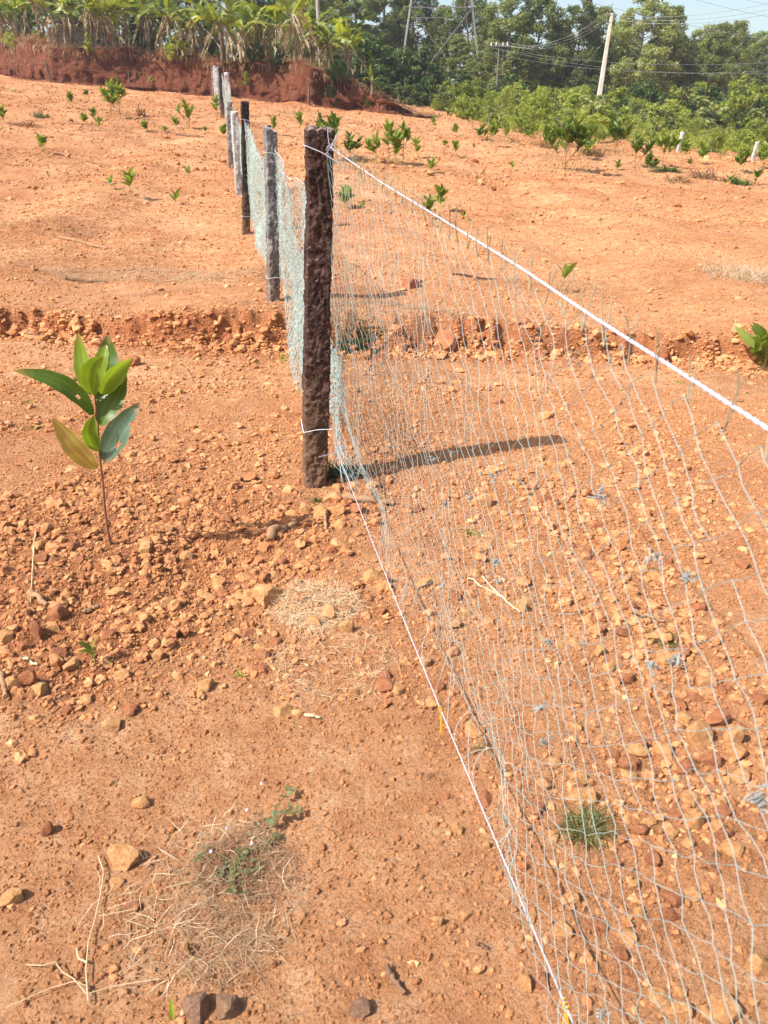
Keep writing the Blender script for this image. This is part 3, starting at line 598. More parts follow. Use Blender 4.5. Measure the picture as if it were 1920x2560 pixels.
for px, py in ((1104, 1732), (1421, 2478)):                  # orange string ties on the lower rope
    s_, z_ = on_fence(px, py); z_ = float(btz(np.array(s_))); c = f3(np.array([s_]), np.array([z_]))[0]; rs = np.random.RandomState(px)
    a = np.linspace(0, 6 * math.pi, 40); coil = c + np.stack([ft[0] * (a / 20 - .5) * 0.022, ft[1] * (a / 20 - .5) * 0.022, 0 * a], -1) + 0.0052 * np.stack([np.cos(a) * fn[0], np.cos(a) * fn[1], np.sin(a)], -1)
    ends = [c + np.stack([rs.uniform(-.01, .01) * np.linspace(0, 1, 8), -0.012 * np.linspace(0, 1, 8), -np.linspace(0, 1, 8) ** 1.2 * rs.uniform(0.05, 0.08)], -1) for _ in range(4)]
    child_tubes('string_tie', brope, [coil] + ends, M['orange'], 0.0013)
kn = []
rs = np.random.RandomState(4)                                # wire ends sticking out at the knot on the near post
for k in range(6):
    e = np.linspace(0, 1, 8)[:, None]; dv = np.array([rs.uniform(-.02, .04), rs.uniform(-.03, .01), rs.uniform(-.03, .07)]); kn.append(tpts[0] + e * dv + np.sin(e * 3) * rs.normal(0, .008, 3))
for k in range(3):
    a = np.linspace(0, 9, 30); kn.append(tpts[0] + np.stack([0.012 * np.cos(a), 0.010 * np.sin(a), (a / 9 - .5) * 0.03], -1))
child_tubes('knot', trope, kn, M['rope'], 0.0016)
kn = []
for k in range(9):
    e = np.linspace(0, 1, 10)[:, None]; dv = np.array([rs.uniform(-.05, .07), rs.uniform(-.08, .0), rs.uniform(-.12, .03)]); kn.append(bpts[0] + e * dv + np.sin(e * 4) * rs.normal(0, .014, 3))
child_tubes('knot', brope, kn, M['rope'], 0.0015)

def seg_tubes(P0, P1, r, n=3):
    d = P1 - P0; L_ = np.linalg.norm(d, axis=1)[:, None] + 1e-9; d = d / L_
    ref = np.where(abs(d[:, 2:3]) > 0.9, [[1.0, 0, 0]], [[0, 0, 1.0]]); a = np.cross(d, ref); a /= np.linalg.norm(a, axis=1)[:, None]; b = np.cross(d, a)
    an = np.arange(n) * 2 * math.pi / n; ring = r * (np.cos(an)[None, :, None] * a[:, None] + np.sin(an)[None, :, None] * b[:, None])
    v = np.concatenate([P0[:, None] + ring, P1[:, None] + ring], 1).reshape(-1, 3); k = np.arange(n); k2 = (k + 1) % n
    q = (np.arange(len(P0)) * 2 * n)[:, None, None] + np.stack([k, k2, n + k2, n + k], -1)[None]
    return v, q.reshape(-1, 4)
def lattice(nu, nv, keep=None):
    I, J = np.meshgrid(np.arange(nu + 1), np.arange(nv + 1), indexing='ij'); on = (I + J) % 2 == 0
    e = []
    for dj in (1, -1):
        i, j = np.nonzero(on); k = (i + 1 <= nu) & (j + dj >= 0) & (j + dj <= nv); i, j = i[k], j[k]
        e.append(np.stack([i * (nv + 1) + j, (i + 1) * (nv + 1) + j + dj, np.full(len(i), dj)], -1))
    return I, J, on, np.concatenate(e)
def netting(label, posf, nu, nv, r, mat, seed, sub=1, jit=0.006, knots=True, keep=None, wav=0.006, dark=None):
    rs = np.random.RandomState(seed); I, J, on, E = lattice(nu, nv)
    u = I / nu; v = J / nv; P = posf(u, v) + rs.normal(0, jit, (nu + 1, nv + 1, 3)); P = P.reshape(-1, 3)
    if keep is not None:
        m = keep((u.ravel()[E[:, 0]] + u.ravel()[E[:, 1]]) / 2, (v.ravel()[E[:, 0]] + v.ravel()[E[:, 1]]) / 2, rs); E = E[m]
    c = P.mean(0); c[2] = P[:, 2].min(); root = empty('netting', tuple(c)); tag(root, label, 'net', 'spans of green fishing net on the fence'); P = P - c
    A, B = P[E[:, 0]], P[E[:, 1]]; vs = []; qs = []; n = 0; prev = A
    w = rs.normal(0, wav, A.shape)
    for k in range(1, sub + 1):
        f = k / sub; nxt = A + (B - A) * f + w * math.sin(math.pi * f) + rs.normal(0, wav * 0.25, A.shape) * (1 if k < sub else 0)
        vv, qq = seg_tubes(prev, nxt, r); vs.append(vv); qs.append(qq + n); n += len(vv); prev = nxt
    v_ = np.concatenate(vs); tn = np.full(len(v_), 0.5)
    link('mesh_strands', mesh_np('mesh_strands', v_, np.concatenate(qs), mat, sub > 1, {'tint': tn}), root)
    if knots:
        pk = P[np.unique(E[:, :2])]; iv, it = ICO[1]; n_ = len(pk)
        vv = iv[None] * (r * rs.uniform(1.6, 2.6, (n_, 1, 1))) * np.array([1, 1, 1.5]) + pk[:, None]
        o = link('knots', mesh_np('knots', vv.reshape(-1, 3), (it[None] + (np.arange(n_) * len(iv))[:, None, None]).reshape(-1, 3), M['knot'], True), root); o['kind'] = 'stuff'
    return root, P + c, E
# near span: diamonds hung from the top rope down to the lower rope
LEN = 3.75
def near_pos(u, v):
    s = 0.02 + LEN * u ** 1.05; zt_ = np.interp(s, sg, zt) - 0.012; zb = btz(s) + 0.03 + 0.04 * np.sin(s * 5) ** 2
    vv = v ** (1.0 + 0.25 * (1 - u)); z = zb + (zt_ - zb) * vv
    s = s + 0.05 * np.sin(v * 3.1) * np.clip(u * 3, 0, 1) + 0.012 * vn(u * 30, v * 9, 71)
    o = 0.055 * (1 - v) ** 2 * vn(u * 9, v * 3, 72) + 0.05 * np.exp(-(v / 0.18) ** 2) * np.sin(u * 4 + 0.8) + 0.012 * vn(u * 22, v * 12, 73)
    return f3(s, z + 0.008 * vn(u * 40, v * 12, 74), o)
net, NP_, NE = netting('near span of green fishing net hung between the ropes', near_pos, 122, 36, 0.00052, M['twine'], 5, 3, 0.0022, True,
                       lambda u, v, rs: rs.uniform(0, 1, len(u)) > 0.015, 0.0022)
# frayed ends standing above the top rope, grey repair lumps
ends = []; rs = np.random.RandomState(8); L0 = np.array(net.location)
for s in np.arange(0.25, 3.0, 0.061):
    c = f3(np.array([s]), np.array([np.interp(s, sg, zt)]))[0]; mb = MB()
    for k in range(2):
        e = np.linspace(0, 1, 6)[:, None]; ln = rs.uniform(0.016, 0.038)
        dv = np.array([rs.normal(0, .006), rs.normal(0, .008), ln]); mb.tube(c - L0 + np.array([0, 0, -0.025]) + e * (dv + [0, 0, .025]) + np.sin(e * 3) * rs.normal(0, .003, 3), 0.0009, 4)
    link('frayed_end', mb.mesh('frayed_end', M['twine_dull'], True), net)
for px, py in ((1108, 1462), (1238, 1408), (1248, 1455), (1170, 1240), (1128, 1130), (1082, 1145), (1632, 1390), (1715, 1450), (1635, 1665), (1690, 1660), (1352, 1770), (1360, 1858), (1895, 1998), (1505, 2545), (1375, 1605), (975, 1118), (1110, 1260), (1500, 1240), (1230, 1190)):
    s_, z_ = on_fence(px, py); c = f3(np.array([s_]), np.array([z_]))[0] - L0; mb = MB()
    for k in range(7):
        a = np.linspace(0, 1, 12)[:, None]; st = rs.normal(0, .0025, 3); dv = rs.normal(0, .005, 3)
        mb.tube(c + st + a * dv + np.sin(a * 9 + rs.uniform(0, 6)) * rs.normal(0, .0035, 3), 0.0008, 4)
    link('repair_knot', mb.mesh('repair_knot', M['knot'], True), net)
# loose strings joining the net to the lower rope
mb = MB()
for s in np.arange(0.1, 3.5, 0.06):
    a = np.linspace(0, 1, 8)[:, None]; p0 = f3(np.array([s]), btz(np.array([s])))[0]; p1 = near_pos(np.array([(s + rs.normal(0, .08)) / LEN]).clip(0, 1), np.array([rs.uniform(0.0, 0.12)]))[0]
    mb.tube(p0 + a * (p1 - p0) + np.sin(a * 3.1) * rs.normal(0, .012, 3) - L0, 0.0007, 4)
for k in range(26):                                           # bunched strands at the post foot
    a = np.linspace(0, 1, 14)[:, None]; s = rs.uniform(0.02, 0.5); p0 = f3(np.array([0.02]), np.array([rs.uniform(.2, .42)]))[0]; p1 = f3(np.array([s]), np.array([rs.uniform(.12, .25)]), rs.uniform(-.03, .09))[0]
    mb.tube(p0 + a * (p1 - p0) - np.array([0, 0, 1]) * np.sin(a * 3.14) * rs.uniform(0, .08) + np.sin(a * rs.uniform(4, 12)) * rs.normal(0, .01, 3) - L0, 0.0009, 4)
link('lacing', mb.mesh('lacing', M['twine'], True), net)['kind'] = 'stuff'
# further spans
ORD = ['first and second', 'second and third', 'third and fourth', 'fourth and fifth', 'fifth and sixth', 'sixth and seventh', 'seventh and eighth', 'eighth and ninth', 'ninth and tenth']
for k in range(9):
    A_, B_ = np.array(PP[k][:4]), np.array(PP[k + 1][:4]); L_ = np.hypot(*(B_ - A_)[:2])
    if L_ < 0.4: continue
    dr = (B_ - A_)[:2] / L_; nr_ = np.array([-dr[1], dr[0]]) * -1; hw = 0.075
    tops = (0.86, 0.88) if k else (0.88, 0.9); sag = 0.10 if k == 0 else 0.16
    def pos(u, v, A_=A_, B_=B_, nr_=nr_, k=k, tops=tops, sag=sag, ly=0.0):
        x = A_[0] + (B_[0] - A_[0]) * u + nr_[0] * hw; y = A_[1] + (B_[1] - A_[1]) * u + nr_[1] * hw
        g = ht(x, y, False); zt_ = (A_[2] + A_[3] * tops[0]) * (1 - u) + (B_[2] + B_[3] * tops[1]) * u - sag * 4 * u * (1 - u)
        zb = g + 0.06 + 0.2 * (1 - 4 * u * (1 - u)) * (0.6 if k else 1.0)
        o = 0.05 * np.sin(u * 3.14) * vn(u * 5 + k, v * 2.5, 81) + 0.025 * np.sin(v * 6 + u * 9) * np.sin(u * 3.14) + ly
        return np.stack([x + nr_[0] * o, y + nr_[1] * o, zb + (zt_ - zb) * v + 0.012 * vn(u * 30, v * 10, 82)], -1)
    fac = 1 if k < 3 else 2; fz = 0.75 if k == 0 else 1; nu = int(L_ / (0.033 * fac * fz)); nv = int(1.25 / (0.030 * fac * fz)); nu += nu % 2; nv += nv % 2
    netting('pale green net span hanging between the %s stone posts' % ORD[k], pos, nu, nv, ((0.0011 if k == 0 else 0.0016) if fac == 1 else 0.0028), M['twine_far'], 90 + k, 1, 0.006, k < 1)
    if 0 < k < 5: netting('second slack layer of net between the %s stone posts' % ORD[k], lambda u, v, p_=pos: p_((u + .01) * .98, v * .97 + .004, ly=.03), nu, nv, 0.0016 if fac == 1 else .0028, M['twine_far'], 190 + k, 1, 0.012, False)
    if k == 0:
        r0, _, _ = netting('folded second layer of net low behind the near dark post', lambda u, v: pos(u, v * (0.30 + 0.5 * u ** 1.4) , ly=0.07), nu, 28, 0.0016, M['twine_far'], 96, 1, 0.007, False)
    mb = MB(); u = np.linspace(0, 1, 24); e = pos(u, u * 0 + 1.0)
    w = e[0].copy(); rt = tag(empty('edge_wire', tuple(w)), 'thin wire along the net top between the %s stone posts' % ORD[k], 'wire', 'thin wires holding the further nets')
    mb.tube(e - w, 0.0016 if k < 3 else 0.003, 4); link('wire', mb.mesh('wire', M['wire'], True), rt)

# ------------------------------------------------------------------ plants: shared leaf shapes
def blade(name, mat, w, fold, curl, n=8, twist=0.0, tipw=0.0, wave=0.0, bite=None, x_asym=0.0):
    t = np.linspace(0, 1, n + 1); wd = w * (np.sin(np.pi * t ** 0.85) ** 0.8) * (1 - 0.25 * t) + 0.004
    wd[-1] = 0.002 + tipw; V = []; 
    for k, tt in enumerate(t):
        y = math.sin(curl * tt) / max(curl, 1e-3) if curl else tt; z = -(1 - math.cos(curl * tt)) / max(curl, 1e-3) if curl else 0
        a = twist * tt
        for sx in (-1, -0.5, 0, 0.5, 1):
            hw = wd[k] * (1 + x_asym * sx)
            x = sx * hw; zz = abs(sx) * hw * fold + wave * math.sin(tt * 9 + sx) * abs(sx)
            V.append((x * math.cos(a) - zz * math.sin(a), y, z + x * math.sin(a) + zz * math.cos(a)))
    i = np.arange(n)[:, None] * 5; j = np.arange(4)[None]; q = np.stack([i + j, i + j + 1, i + 6 + j, i + 5 + j], -1).reshape(-1, 4)
    return mesh_np(name, V, q, mat, True, {'tint': np.full(len(V), 0.5)})
LEAF = [blade('leaf', M['sap_leaf'], w, f, c, 5, tw) for w, f, c, tw in ((0.19, 0.3, 0.5, 0.2), (0.22, 0.25, 0.8, -0.3), (0.17, 0.35, 0.25, 0.5), (0.21, 0.3, -0.35, 0.1))]
LEAFD = []
for m_ in LEAF: a_ = m_.copy(); a_.materials[0] = M['sap_dark']; LEAFD.append(a_)
def orient(d, roll=0.0, upv=(0, 0, 1)):
    d = Vector(d).normalized(); x = d.cross(Vector(upv)); x = x.normalized() if x.length > 1e-4 else Vector((1, 0, 0)); z = x.cross(d)
    return (Matrix((x, d, z)).transposed() @ Matrix.Rotation(roll, 3, 'Y'))
def leaf_np(me):
    v = np.empty(len(me.vertices) * 3); me.vertices.foreach_get('co', v); return v.reshape(-1, 3), np.array([p.vertices[:] for p in me.polygons])
LEAFNP = [leaf_np(m_) for m_ in LEAF]
def sapling(px, yb, ytop, label, n=None, lo=0.14, spread=0.75, L_=None, name='sapling', br=0, lean=0.0, seed=0, wide=1.0, dark=False):
    p = G(px, yb); h = max(0.06, zat(ytop, p[1]) - p[2]); rg = random.Random(int(px * 7 + yb)); sc = pxm(p)
    L_ = L_ or min(0.30, max(0.13, 0.15 + 0.11 * h)); L_ = min(L_, h * 0.7)
    n = n or int(10 + h * 45); n = int(n * 1.9) if n > 9 else n; root = empty(name, p, rg.uniform(0, 6.28)); tag(root, label, 'sapling', 'acacia saplings planted over the field')
    stems = []; hs = h - L_ * 0.55
    def stem(p0, d, ln, r):
        pts = [Vector(p0)]; d = Vector(d).normalized()
        for k in range(5): d = (d + Vector((rg.uniform(-.08, .08), rg.uniform(-.08, .08), 0.05))).normalized(); pts.append(pts[-1] + d * ln / 5)
        stems.append((np.array([q_[:] for q_ in pts]), np.linspace(r, r * 0.4, 6))); return pts
    main = stem((0, 0, -0.02), (lean, rg.uniform(-.06, .06), 1), hs + 0.02, 0.003 + 0.006 * h); axes = [(main, lo)]
    for k in range(br):
        a = rg.uniform(0, 6.28); f = rg.uniform(0.08, 0.55); b = main[0].lerp(main[-1], f)
        axes.append((stem(b, (math.cos(a) * 0.8 * wide, math.sin(a) * 0.8 * wide, 0.9), (1 - f) * hs * rg.uniform(.75, 1.05), 0.002 + 0.003 * h), 0.15))
    mb = MB()
    for s_, r_ in stems: mb.tube(s_, r_, 5)
    link('stem', mb.mesh('stem', M['stem_green'] if h < 0.7 else M['stem'], True), root)
    parts = L_ * sc >= 11; fm = MB()
    for k in range(n):
        ax, lo_ = axes[k % len(axes)]; f = lo_ + (1 - lo_) * (k / n if k > n * 0.3 else rg.uniform(0.5, 1)); f = min(f, 0.999)
        i_ = int(f * 5); b = ax[i_].lerp(ax[i_ + 1], f * 5 - i_); a = k * 2.4 + rg.uniform(-.5, .5)
        sp = spread * rg.uniform(.6, 1.4) * (1.25 - 0.55 * f); d = Vector((math.cos(a) * sp, math.sin(a) * sp, 1 - 0.45 * (1 - f)))
        R_ = orient(d, rg.uniform(-1.2, 1.2)); l = L_ * rg.uniform(.7, 1.15); vi = rg.randrange(4)
        if parts: link('leaf', (LEAFD if dark else LEAF)[vi], root, b, R_.to_euler(), l)
        else:
            lv, lq = LEAFNP[vi]; fm.add(lv @ np.array(R_).T * l + np.array(b), lq, None, rg.uniform(0, 1))
    if not parts: link('foliage', fm.mesh('foliage', M['sap_dark' if dark else 'sap_leaf'], True), root)
    return root
SAP = [
 (10, 308, 262, 'leafy sapling at the left picture edge below the barbed wire', dict()),
 (181, 268, 228, 'slim sapling left of the tall bushy one near the bank', dict()),
 (218, 245, 224, 'small pale sapling close below the bank at left', dict()),
 (278, 289, 200, 'tall thin sapling with leaves only at the tip, left field', dict(lo=0.8, n=12)),
 (301, 300, 194, 'tallest bushy sapling of the left field, two tiers of leaves', dict(n=64, br=5, lo=0.2, wide=1.2)),
 (211, 312, 281, 'low bushy sapling left of a pair, left field', dict(n=14)),
 (238, 306, 270, 'darker sapling, upper of the pair in the left field', dict(n=16, dark=True)),
 (249, 328, 290, 'lower sapling of the pair in the left field', dict(n=12)),
 (363, 329, 300, 'small sapling between the bushy one and the fence', dict()),
 (413, 331, 314, 'tiny sapling left of the bushy sapling near the fence', dict()),
 (441, 323, 291, 'small sapling just left of the bushy sapling near the fence', dict()),
 (475, 326, 247, 'bushy branching sapling left of the far fence posts', dict(n=34, br=4)),
 (513, 331, 316, 'tiny sapling right of the bushy sapling near the fence', dict()),
 (544, 298, 238, 'sapling touching the far bunch of posts', dict(n=20)),
 (559, 346, 311, 'dark low sapling at the foot of the fifth post', dict(n=14, dark=True)),
 (110, 382, 328, 'upright sapling alone at left below the dull weeds', dict(n=14)),
 (122, 447, 425, 'tiny sapling at left under the upright one', dict(n=7)),
 (325, 492, 424, 'upright sapling in the middle of the left field beside a two leaf sprout', dict(n=15)),
 (278, 474, 436, 'sprawling two leaf sprout beside the upright sapling', dict(n=6, spread=1.1)),
 (472, 450, 413, 'small yellow green sapling left of the third post', dict(n=8)),
 (441, 517, 475, 'small sapling left of the second post, nearest in the left field', dict(n=9)),
 (738, 253, 239, 'tiny sapling at the bank foot behind the fence', dict()),
 (686, 338, 287, 'sapling rising just behind the top of the second post', dict(n=13)),
 (753, 335, 277, 'slim sapling between the second and the near post tops', dict(n=18)),
 (800, 303, 283, 'tiny sapling behind the big bush at the near post', dict()),
 (832, 402, 276, 'dark bushy sapling just right of the near post top', dict(n=56, br=6, lo=0.2, dark=True)),
 (884, 408, 328, 'wide dark branch clump beside the bushy sapling at the near post', dict(n=30, br=4, wide=1.6, spread=0.9, dark=True)),
 (941, 412, 331, 'left sapling of the four in the middle field', dict(n=26, br=1)),
 (973, 404, 300, 'tallest slim sapling of the four in the middle field', dict(n=26, lo=0.2)),
 (988, 408, 340, 'short sapling in the centre of the four', dict(n=22)),
 (1006, 416, 304, 'long stemmed sapling with round crown at right of the four', dict(n=34, br=4, lo=0.55)),
 (1044, 396, 342, 'drooping sapling at the far right of the four', dict(n=18, spread=0.9)),
 (1080, 433, 396, 'small dark sapling alone right of the four', dict(n=11)),
 (920, 278, 249, 'thin sapling before the bank foot in the middle', dict()),
 (1084, 326, 288, 'sapling near the bush line left of the thin pole', dict(n=14)),
 (1120, 314, 262, 'tall sapling before the bushes below the pylon', dict(n=26, br=2)),
 (1180, 333, 266, 'bushy sapling before the bushes, right of the pylon leg', dict(n=30, br=3)),
 (1112, 369, 349, 'tiny sapling right of the middle four, upper', dict()),
 (1141, 395, 350, 'slim sapling right of the middle four', dict(n=14)),
 (1184, 372, 358, 'tiny pale sapling right of the slim one', dict()),
 (1074, 549, 487, 'left and lower of the sapling pair above the rope', dict(n=16)),
 (1103, 531, 463, 'right and upper of the sapling pair above the rope', dict(n=14)),
 (1160, 556, 521, 'small sapling right of the pair above the rope', dict(n=8)),
 (868, 526, 458, 'spreading sapling seen through the net beside the near post', dict(n=22, spread=0.9, br=2)),
 (906, 530, 500, 'small sapling seen through the net, right of the spreading one', dict(n=8)),
 (1405, 733, 664, 'single small sapling above the rope in the right field', dict(n=7, lo=0.75)),
 (1412, 430, 284, 'largest leafy sapling of the right field', dict(n=110, br=9, lo=0.15, dark=True)),
 (1535, 392, 292, 'broad leafy sapling clump right of the largest one', dict(n=80, br=9, dark=True, wide=1.4)),
 (1588, 418, 330, 'dark upright sapling at the right of the broad clump', dict(n=50, br=3, dark=True)),
 (1544, 428, 400, 'small sapling in front of the broad clump', dict(n=10)),
 (1226, 366, 296, 'leafy sapling at the edge of the scrub below the thin pole', dict(n=30, br=3)),
 (1334, 364, 300, 'sapling at the scrub edge left of the largest one', dict(n=26, br=3)),
 (1725, 420, 394, 'low sprawling sapling left of the orange boulders', dict(n=10, spread=1.0)),
 (1889, 464, 420, 'dark stubby sapling at the right edge below the stub post', dict(n=12, dark=True)),
 (1500, 560, 541, 'tiny bright sprout alone in the right field', dict(n=5)),
 (1591, 521, 506, 'tiny sprout with a white scrap below the tilted boulder', dict(n=4)),
 (1851, 568, 553, 'tiny sprout near the right edge above the dry grass', dict(n=4)),
 (1294, 544, 530, 'tiny sprout left in the right field', dict(n=4)),
 (1279, 430, 402, 'thin weedy sapling left of the largest one', dict(n=7)),
 (1908, 935, 800, 'yellow green sapling cut by the right picture edge at the step', dict(n=22, br=3, spread=1.0)),
 (1655, 420, 330, 'leafy sapling in the scrub left of the white stub post', dict(n=30, br=3)),
 (1800, 400, 320, 'leafy sapling in the scrub between the stub posts', dict(n=30, br=3)),
]
EDGE = [(1140, 345, 308), (1205, 352, 312), (1260, 354, 298), (1302, 344, 284), (1375, 380, 316), (1462, 398, 338), (1492, 376, 306), (1622, 432, 378), (1702, 404, 346), (1748, 414, 356), (1850, 432, 370), (1908, 426, 356)]
for k, (a_, b_, c_) in enumerate(EDGE): SAP.append((a_, b_, c_, 'leafy sapling spilling from the scrub edge, %s of twelve from the left' % 'first second third fourth fifth sixth seventh eighth ninth tenth eleventh twelfth'.split()[k], dict(n=30, br=3, dark=k % 3 == 1)))
for px, yb, yt, lb, kw in SAP: sapling(px, yb, yt, lb, **kw)

# the near broad leafed sapling, leaf by leaf
bx0, by0, bz0 = G(279, 1368); YS = by0
hero = empty('sapling', (bx0, by0, bz0)); tag(hero, 'near sapling with broad green leaves and one yellowing leaf, left foreground', 'sapling'); O0 = Vector((bx0, by0, bz0))
sp = [(282, 1385, 0), (270, 1330, 0), (262, 1272, 0), (255, 1185, 0.01), (250, 1150, 0.01), (245, 1063, 0.01), (236, 980, 0.0), (232, 940, 0)]
mb = MB(); mb.tube(np.array([(WP(a, b, YS + c) - O0)[:] for a, b, c in sp]), [0.0052, 0.005, 0.0046, 0.0042, 0.004, 0.0032, 0.0025, 0.0015], 8); link('stem', mb.mesh('stem', M['stem'], True), hero)
HL = [  # base px, mid px, tip px, width px, depth mid, depth tip, material, roll, label
 ((231, 1037), (160, 962), (32, 927), 33, -0.03, -0.06, 'big_leaf_dark', 0.5, 'long dark leaf arching left'),
 ((242, 1170), (192, 1120), (131, 1043), 44, -0.03, -0.05, 'big_leaf_dry', 0.1, 'yellow brown striped leaf'),
 ((246, 1127), (226, 1085), (236, 1037), 30, -0.05, -0.05, 'big_leaf', 0.2, None),
 ((257, 1150), (297, 1085), (349, 1006), 50, -0.02, 0.0, 'big_leaf_grey', -0.3, 'blue green leaf with pale insect bites'),
 ((233, 985), (211, 925), (196, 830), 35, 0.02, 0.05, 'big_leaf', -0.1, None),
 ((233, 985), (231, 930), (258, 891), 40, -0.05, -0.06, 'big_leaf', 0.1, None),
 ((245, 1000), (266, 925), (268, 836), 48, 0.05, 0.09, 'big_leaf_dark', 0.1, None),
 ((257, 985), (284, 940), (335, 893), 36, -0.01, 0.03, 'big_leaf', 0.5, None),
 ((251, 1063), (280, 1000), (316, 935), 46, 0.03, 0.07, 'big_leaf_dark', -0.1, None),
 ((250, 960), (256, 900), (266, 862), 26, 0.0, 0.02, 'big_leaf', -0.2, None)]
for bpx, mpx, tpx, w, dm, dt, mt, roll, lb in HL:
    b = WP(*bpx, YS) - O0; m_ = WP(*mpx, YS + dm) - O0; t_ = WP(*tpx, YS + dt) - O0
    n = 16; V = []; k_ = pxm((bx0, by0, bz0 + 0.4)); ww = w / k_ / 2 * 1.3
    c1 = m_ * 2 - (b + t_) * 0.5; side = (t_ - b).cross(Vector((0, 1, 0))).normalized(); nrm = Vector((0, -1, 0))
    for a in range(n + 1):
        t = a / n; c = b * (1 - t) ** 2 + c1 * 2 * t * (1 - t) + t_ * t * t; tg = ((c1 - b) * (1 - t) + (t_ - c1) * t).normalized()
        sd = tg.cross(nrm).normalized(); sd = (Quaternion(tg, roll + 0.35 * (t - 0.5)) @ sd); nn_ = sd.cross(tg)
        wd = ww * (math.sin(math.pi * min(1, t * 0.97 + 0.03) ** 0.9) ** 0.75)
        for sx in (-1, -0.66, -0.33, 0, 0.33, 0.66, 1): V.append((c + sd * wd * sx * (1 + 0.05 * math.sin(a * 1.7 + sx)) + nn_ * (abs(sx) ** 1.5 * wd * 0.30 + 0.05 * wd * math.sin(a * 0.9)))[:])
    i = np.arange(n)[:, None] * 7; j = np.arange(6)[None]; q = np.stack([i + j, i + j + 1, i + 8 + j, i + 7 + j], -1).reshape(-1, 4)
    if mt == 'big_leaf_grey': q = np.delete(q, [6 * 12 + 5, 6 * 11 + 5, 6 * 10 + 5, 6 * 13 + 5, 6 * 6 + 4, 6 * 5 + 4, 6 * 11 + 4], 0)
    if mt == 'big_leaf_dark' and w == 33: q = np.delete(q, [6 * 4 + 2], 0)
    o = link('leaf', mesh_np('leaf', V, q, M[mt], True, {'tint': np.full(len(V), 0.5), 'u': np.tile([0, .16, .33, .5, .66, .83, 1.0], n + 1), 'v': np.repeat(np.linspace(0, 1, n + 1), 7)}), hero)
    if lb: o['label'] = lb

# ------------------------------------------------------------------ grass, straw, small weeds
def blades(mb, c, n, rad, ln, w, up, seed, droop=0.6, tint=(0, 1), fall=1.0, flat=False, elong=(1, 1)):
    rs = np.random.RandomState(seed)
    for k in range(n):
        r = rad * math.sqrt(rs.uniform()) * fall; a = rs.uniform(0, 6.28); x = c[0] + r * math.cos(a) * elong[0]; y = c[1] + r * math.sin(a) * elong[1]; z = float(HT(x, y)) if HT else c[2]
        az = rs.uniform(0, 6.28); el = rs.normal(up, 0.25); l = ln * rs.uniform(.5, 1.25); p = np.array([x, y, z + (rs.uniform(0, .02) if flat else -0.005)]); pts = [p]
        e = el
        for s in range(4):
            d = np.array([math.cos(az) * math.cos(e), math.sin(az) * math.cos(e), math.sin(e)]); p = p + d * l / 4; pts.append(p); e -= droop * rs.uniform(.3, .9); az += rs.normal(0, .25)
            if flat: e = np.clip(e, -0.05, 0.3)
        pts = np.array(pts); sd = np.array([-math.sin(az), math.cos(az), rs.uniform(-.4, .4)]); wd = w * np.array([.7, 1, .9, .6, .1])[:, None]
        v = np.concatenate([pts - sd * wd / 2, pts + sd * wd / 2]); q = [[s, s + 1, 6 + s, 5 + s] for s in range(4)]
        mb.add(v, q, None, rs.uniform(*tint))
HT = ht
def patch(px, py, n, radpx, ln, w, up, mat, name, label, seed, cat=None, elong=(1, 1), flat=True, droop=0.3, kind='stuff', radm=None, tint=(0, 1)):
    p = G(px, py); rad = radm or radpx / pxm(p); mb = MB(); blades(mb, p, n, rad, ln, w, up, seed, droop, tint, 1.0, flat, elong)
    me = mb.mesh(name, mat); o = link(name, me); tag(o, label, cat, None, kind); return o
patch(790, 1520, 1300, 105, 0.055, 0.0011, 0.15, M['straw'], 'dry_straw', 'pale dry straw right of the largest rounded rock', 1)
patch(830, 1660, 520, 170, 0.06, 0.0009, 0.1, M['straw'], 'dry_straw', 'loose pale straw below the rounded rocks', 2)
patch(540, 2240, 700, 220, 0.06, 0.0009, 0.15, M['straw_old'], 'dry_grass', 'tangled dry grass around the flowering weed', 3, elong=(1, 1.1))
patch(500, 2230, 110, 240, 0.075, 0.0015, 0.15, M['straw'], 'dry_straw', 'pale broken straw stalks over the dry grass at lower left', 42)
patch(600, 2180, 700, 130, 0.05, 0.0012, 0.2, M['drybrush'], 'dry_grass', 'brown dry grass beneath the flowering weed', 4)
patch(560, 2380, 350, 110, 0.05, 0.0014, 0.25, M['drybrush'], 'dry_grass', 'brown roots and dry grass near the bottom edge', 41)
patch(400, 690, 1900, 10, 0.15, 0.0032, 0.1, M['straw_old'], 'dry_grass', 'strip of bleached dry grass on the left terrace', 5, elong=(1.7, 0.45), radm=0.75)
patch(180, 660, 900, 10, 0.14, 0.003, 0.15, M['drybrush'], 'dry_grass', 'brown dry grass at left of the bleached strip', 6, elong=(1.6, 0.6), radm=0.6)
patch(400, 735, 260, 10, 0.10, 0.0025, 0.5, M['drybrush'], 'dry_grass', 'dark dry tuft at the front of the bleached strip', 7, elong=(1.2, 0.4), radm=0.25, flat=False)
patch(640, 760, 220, 10, 0.10, 0.0025, 0.4, M['drybrush'], 'dry_grass', 'dry tufts on the terrace edge by the second post', 8, elong=(1.4, 0.5), radm=0.3, flat=False)
patch(70, 560, 1100, 10, 0.16, 0.004, 0.3, M['drybrush'], 'dry_grass', 'dry brown weeds at the left edge of the field', 9, elong=(1.8, 0.8), radm=0.7)
patch(1890, 700, 1200, 10, 0.30, 0.003, 0.55, M['straw_old'], 'dry_grass', 'tall dry grass clump at the right edge', 10, radm=0.55, flat=False)
patch(1440, 725, 800, 10, 0.12, 0.003, 0.2, M['drybrush'], 'dry_grass', 'grey dry grass around the single sapling above the rope', 11, elong=(1.8, 0.5), radm=0.6)
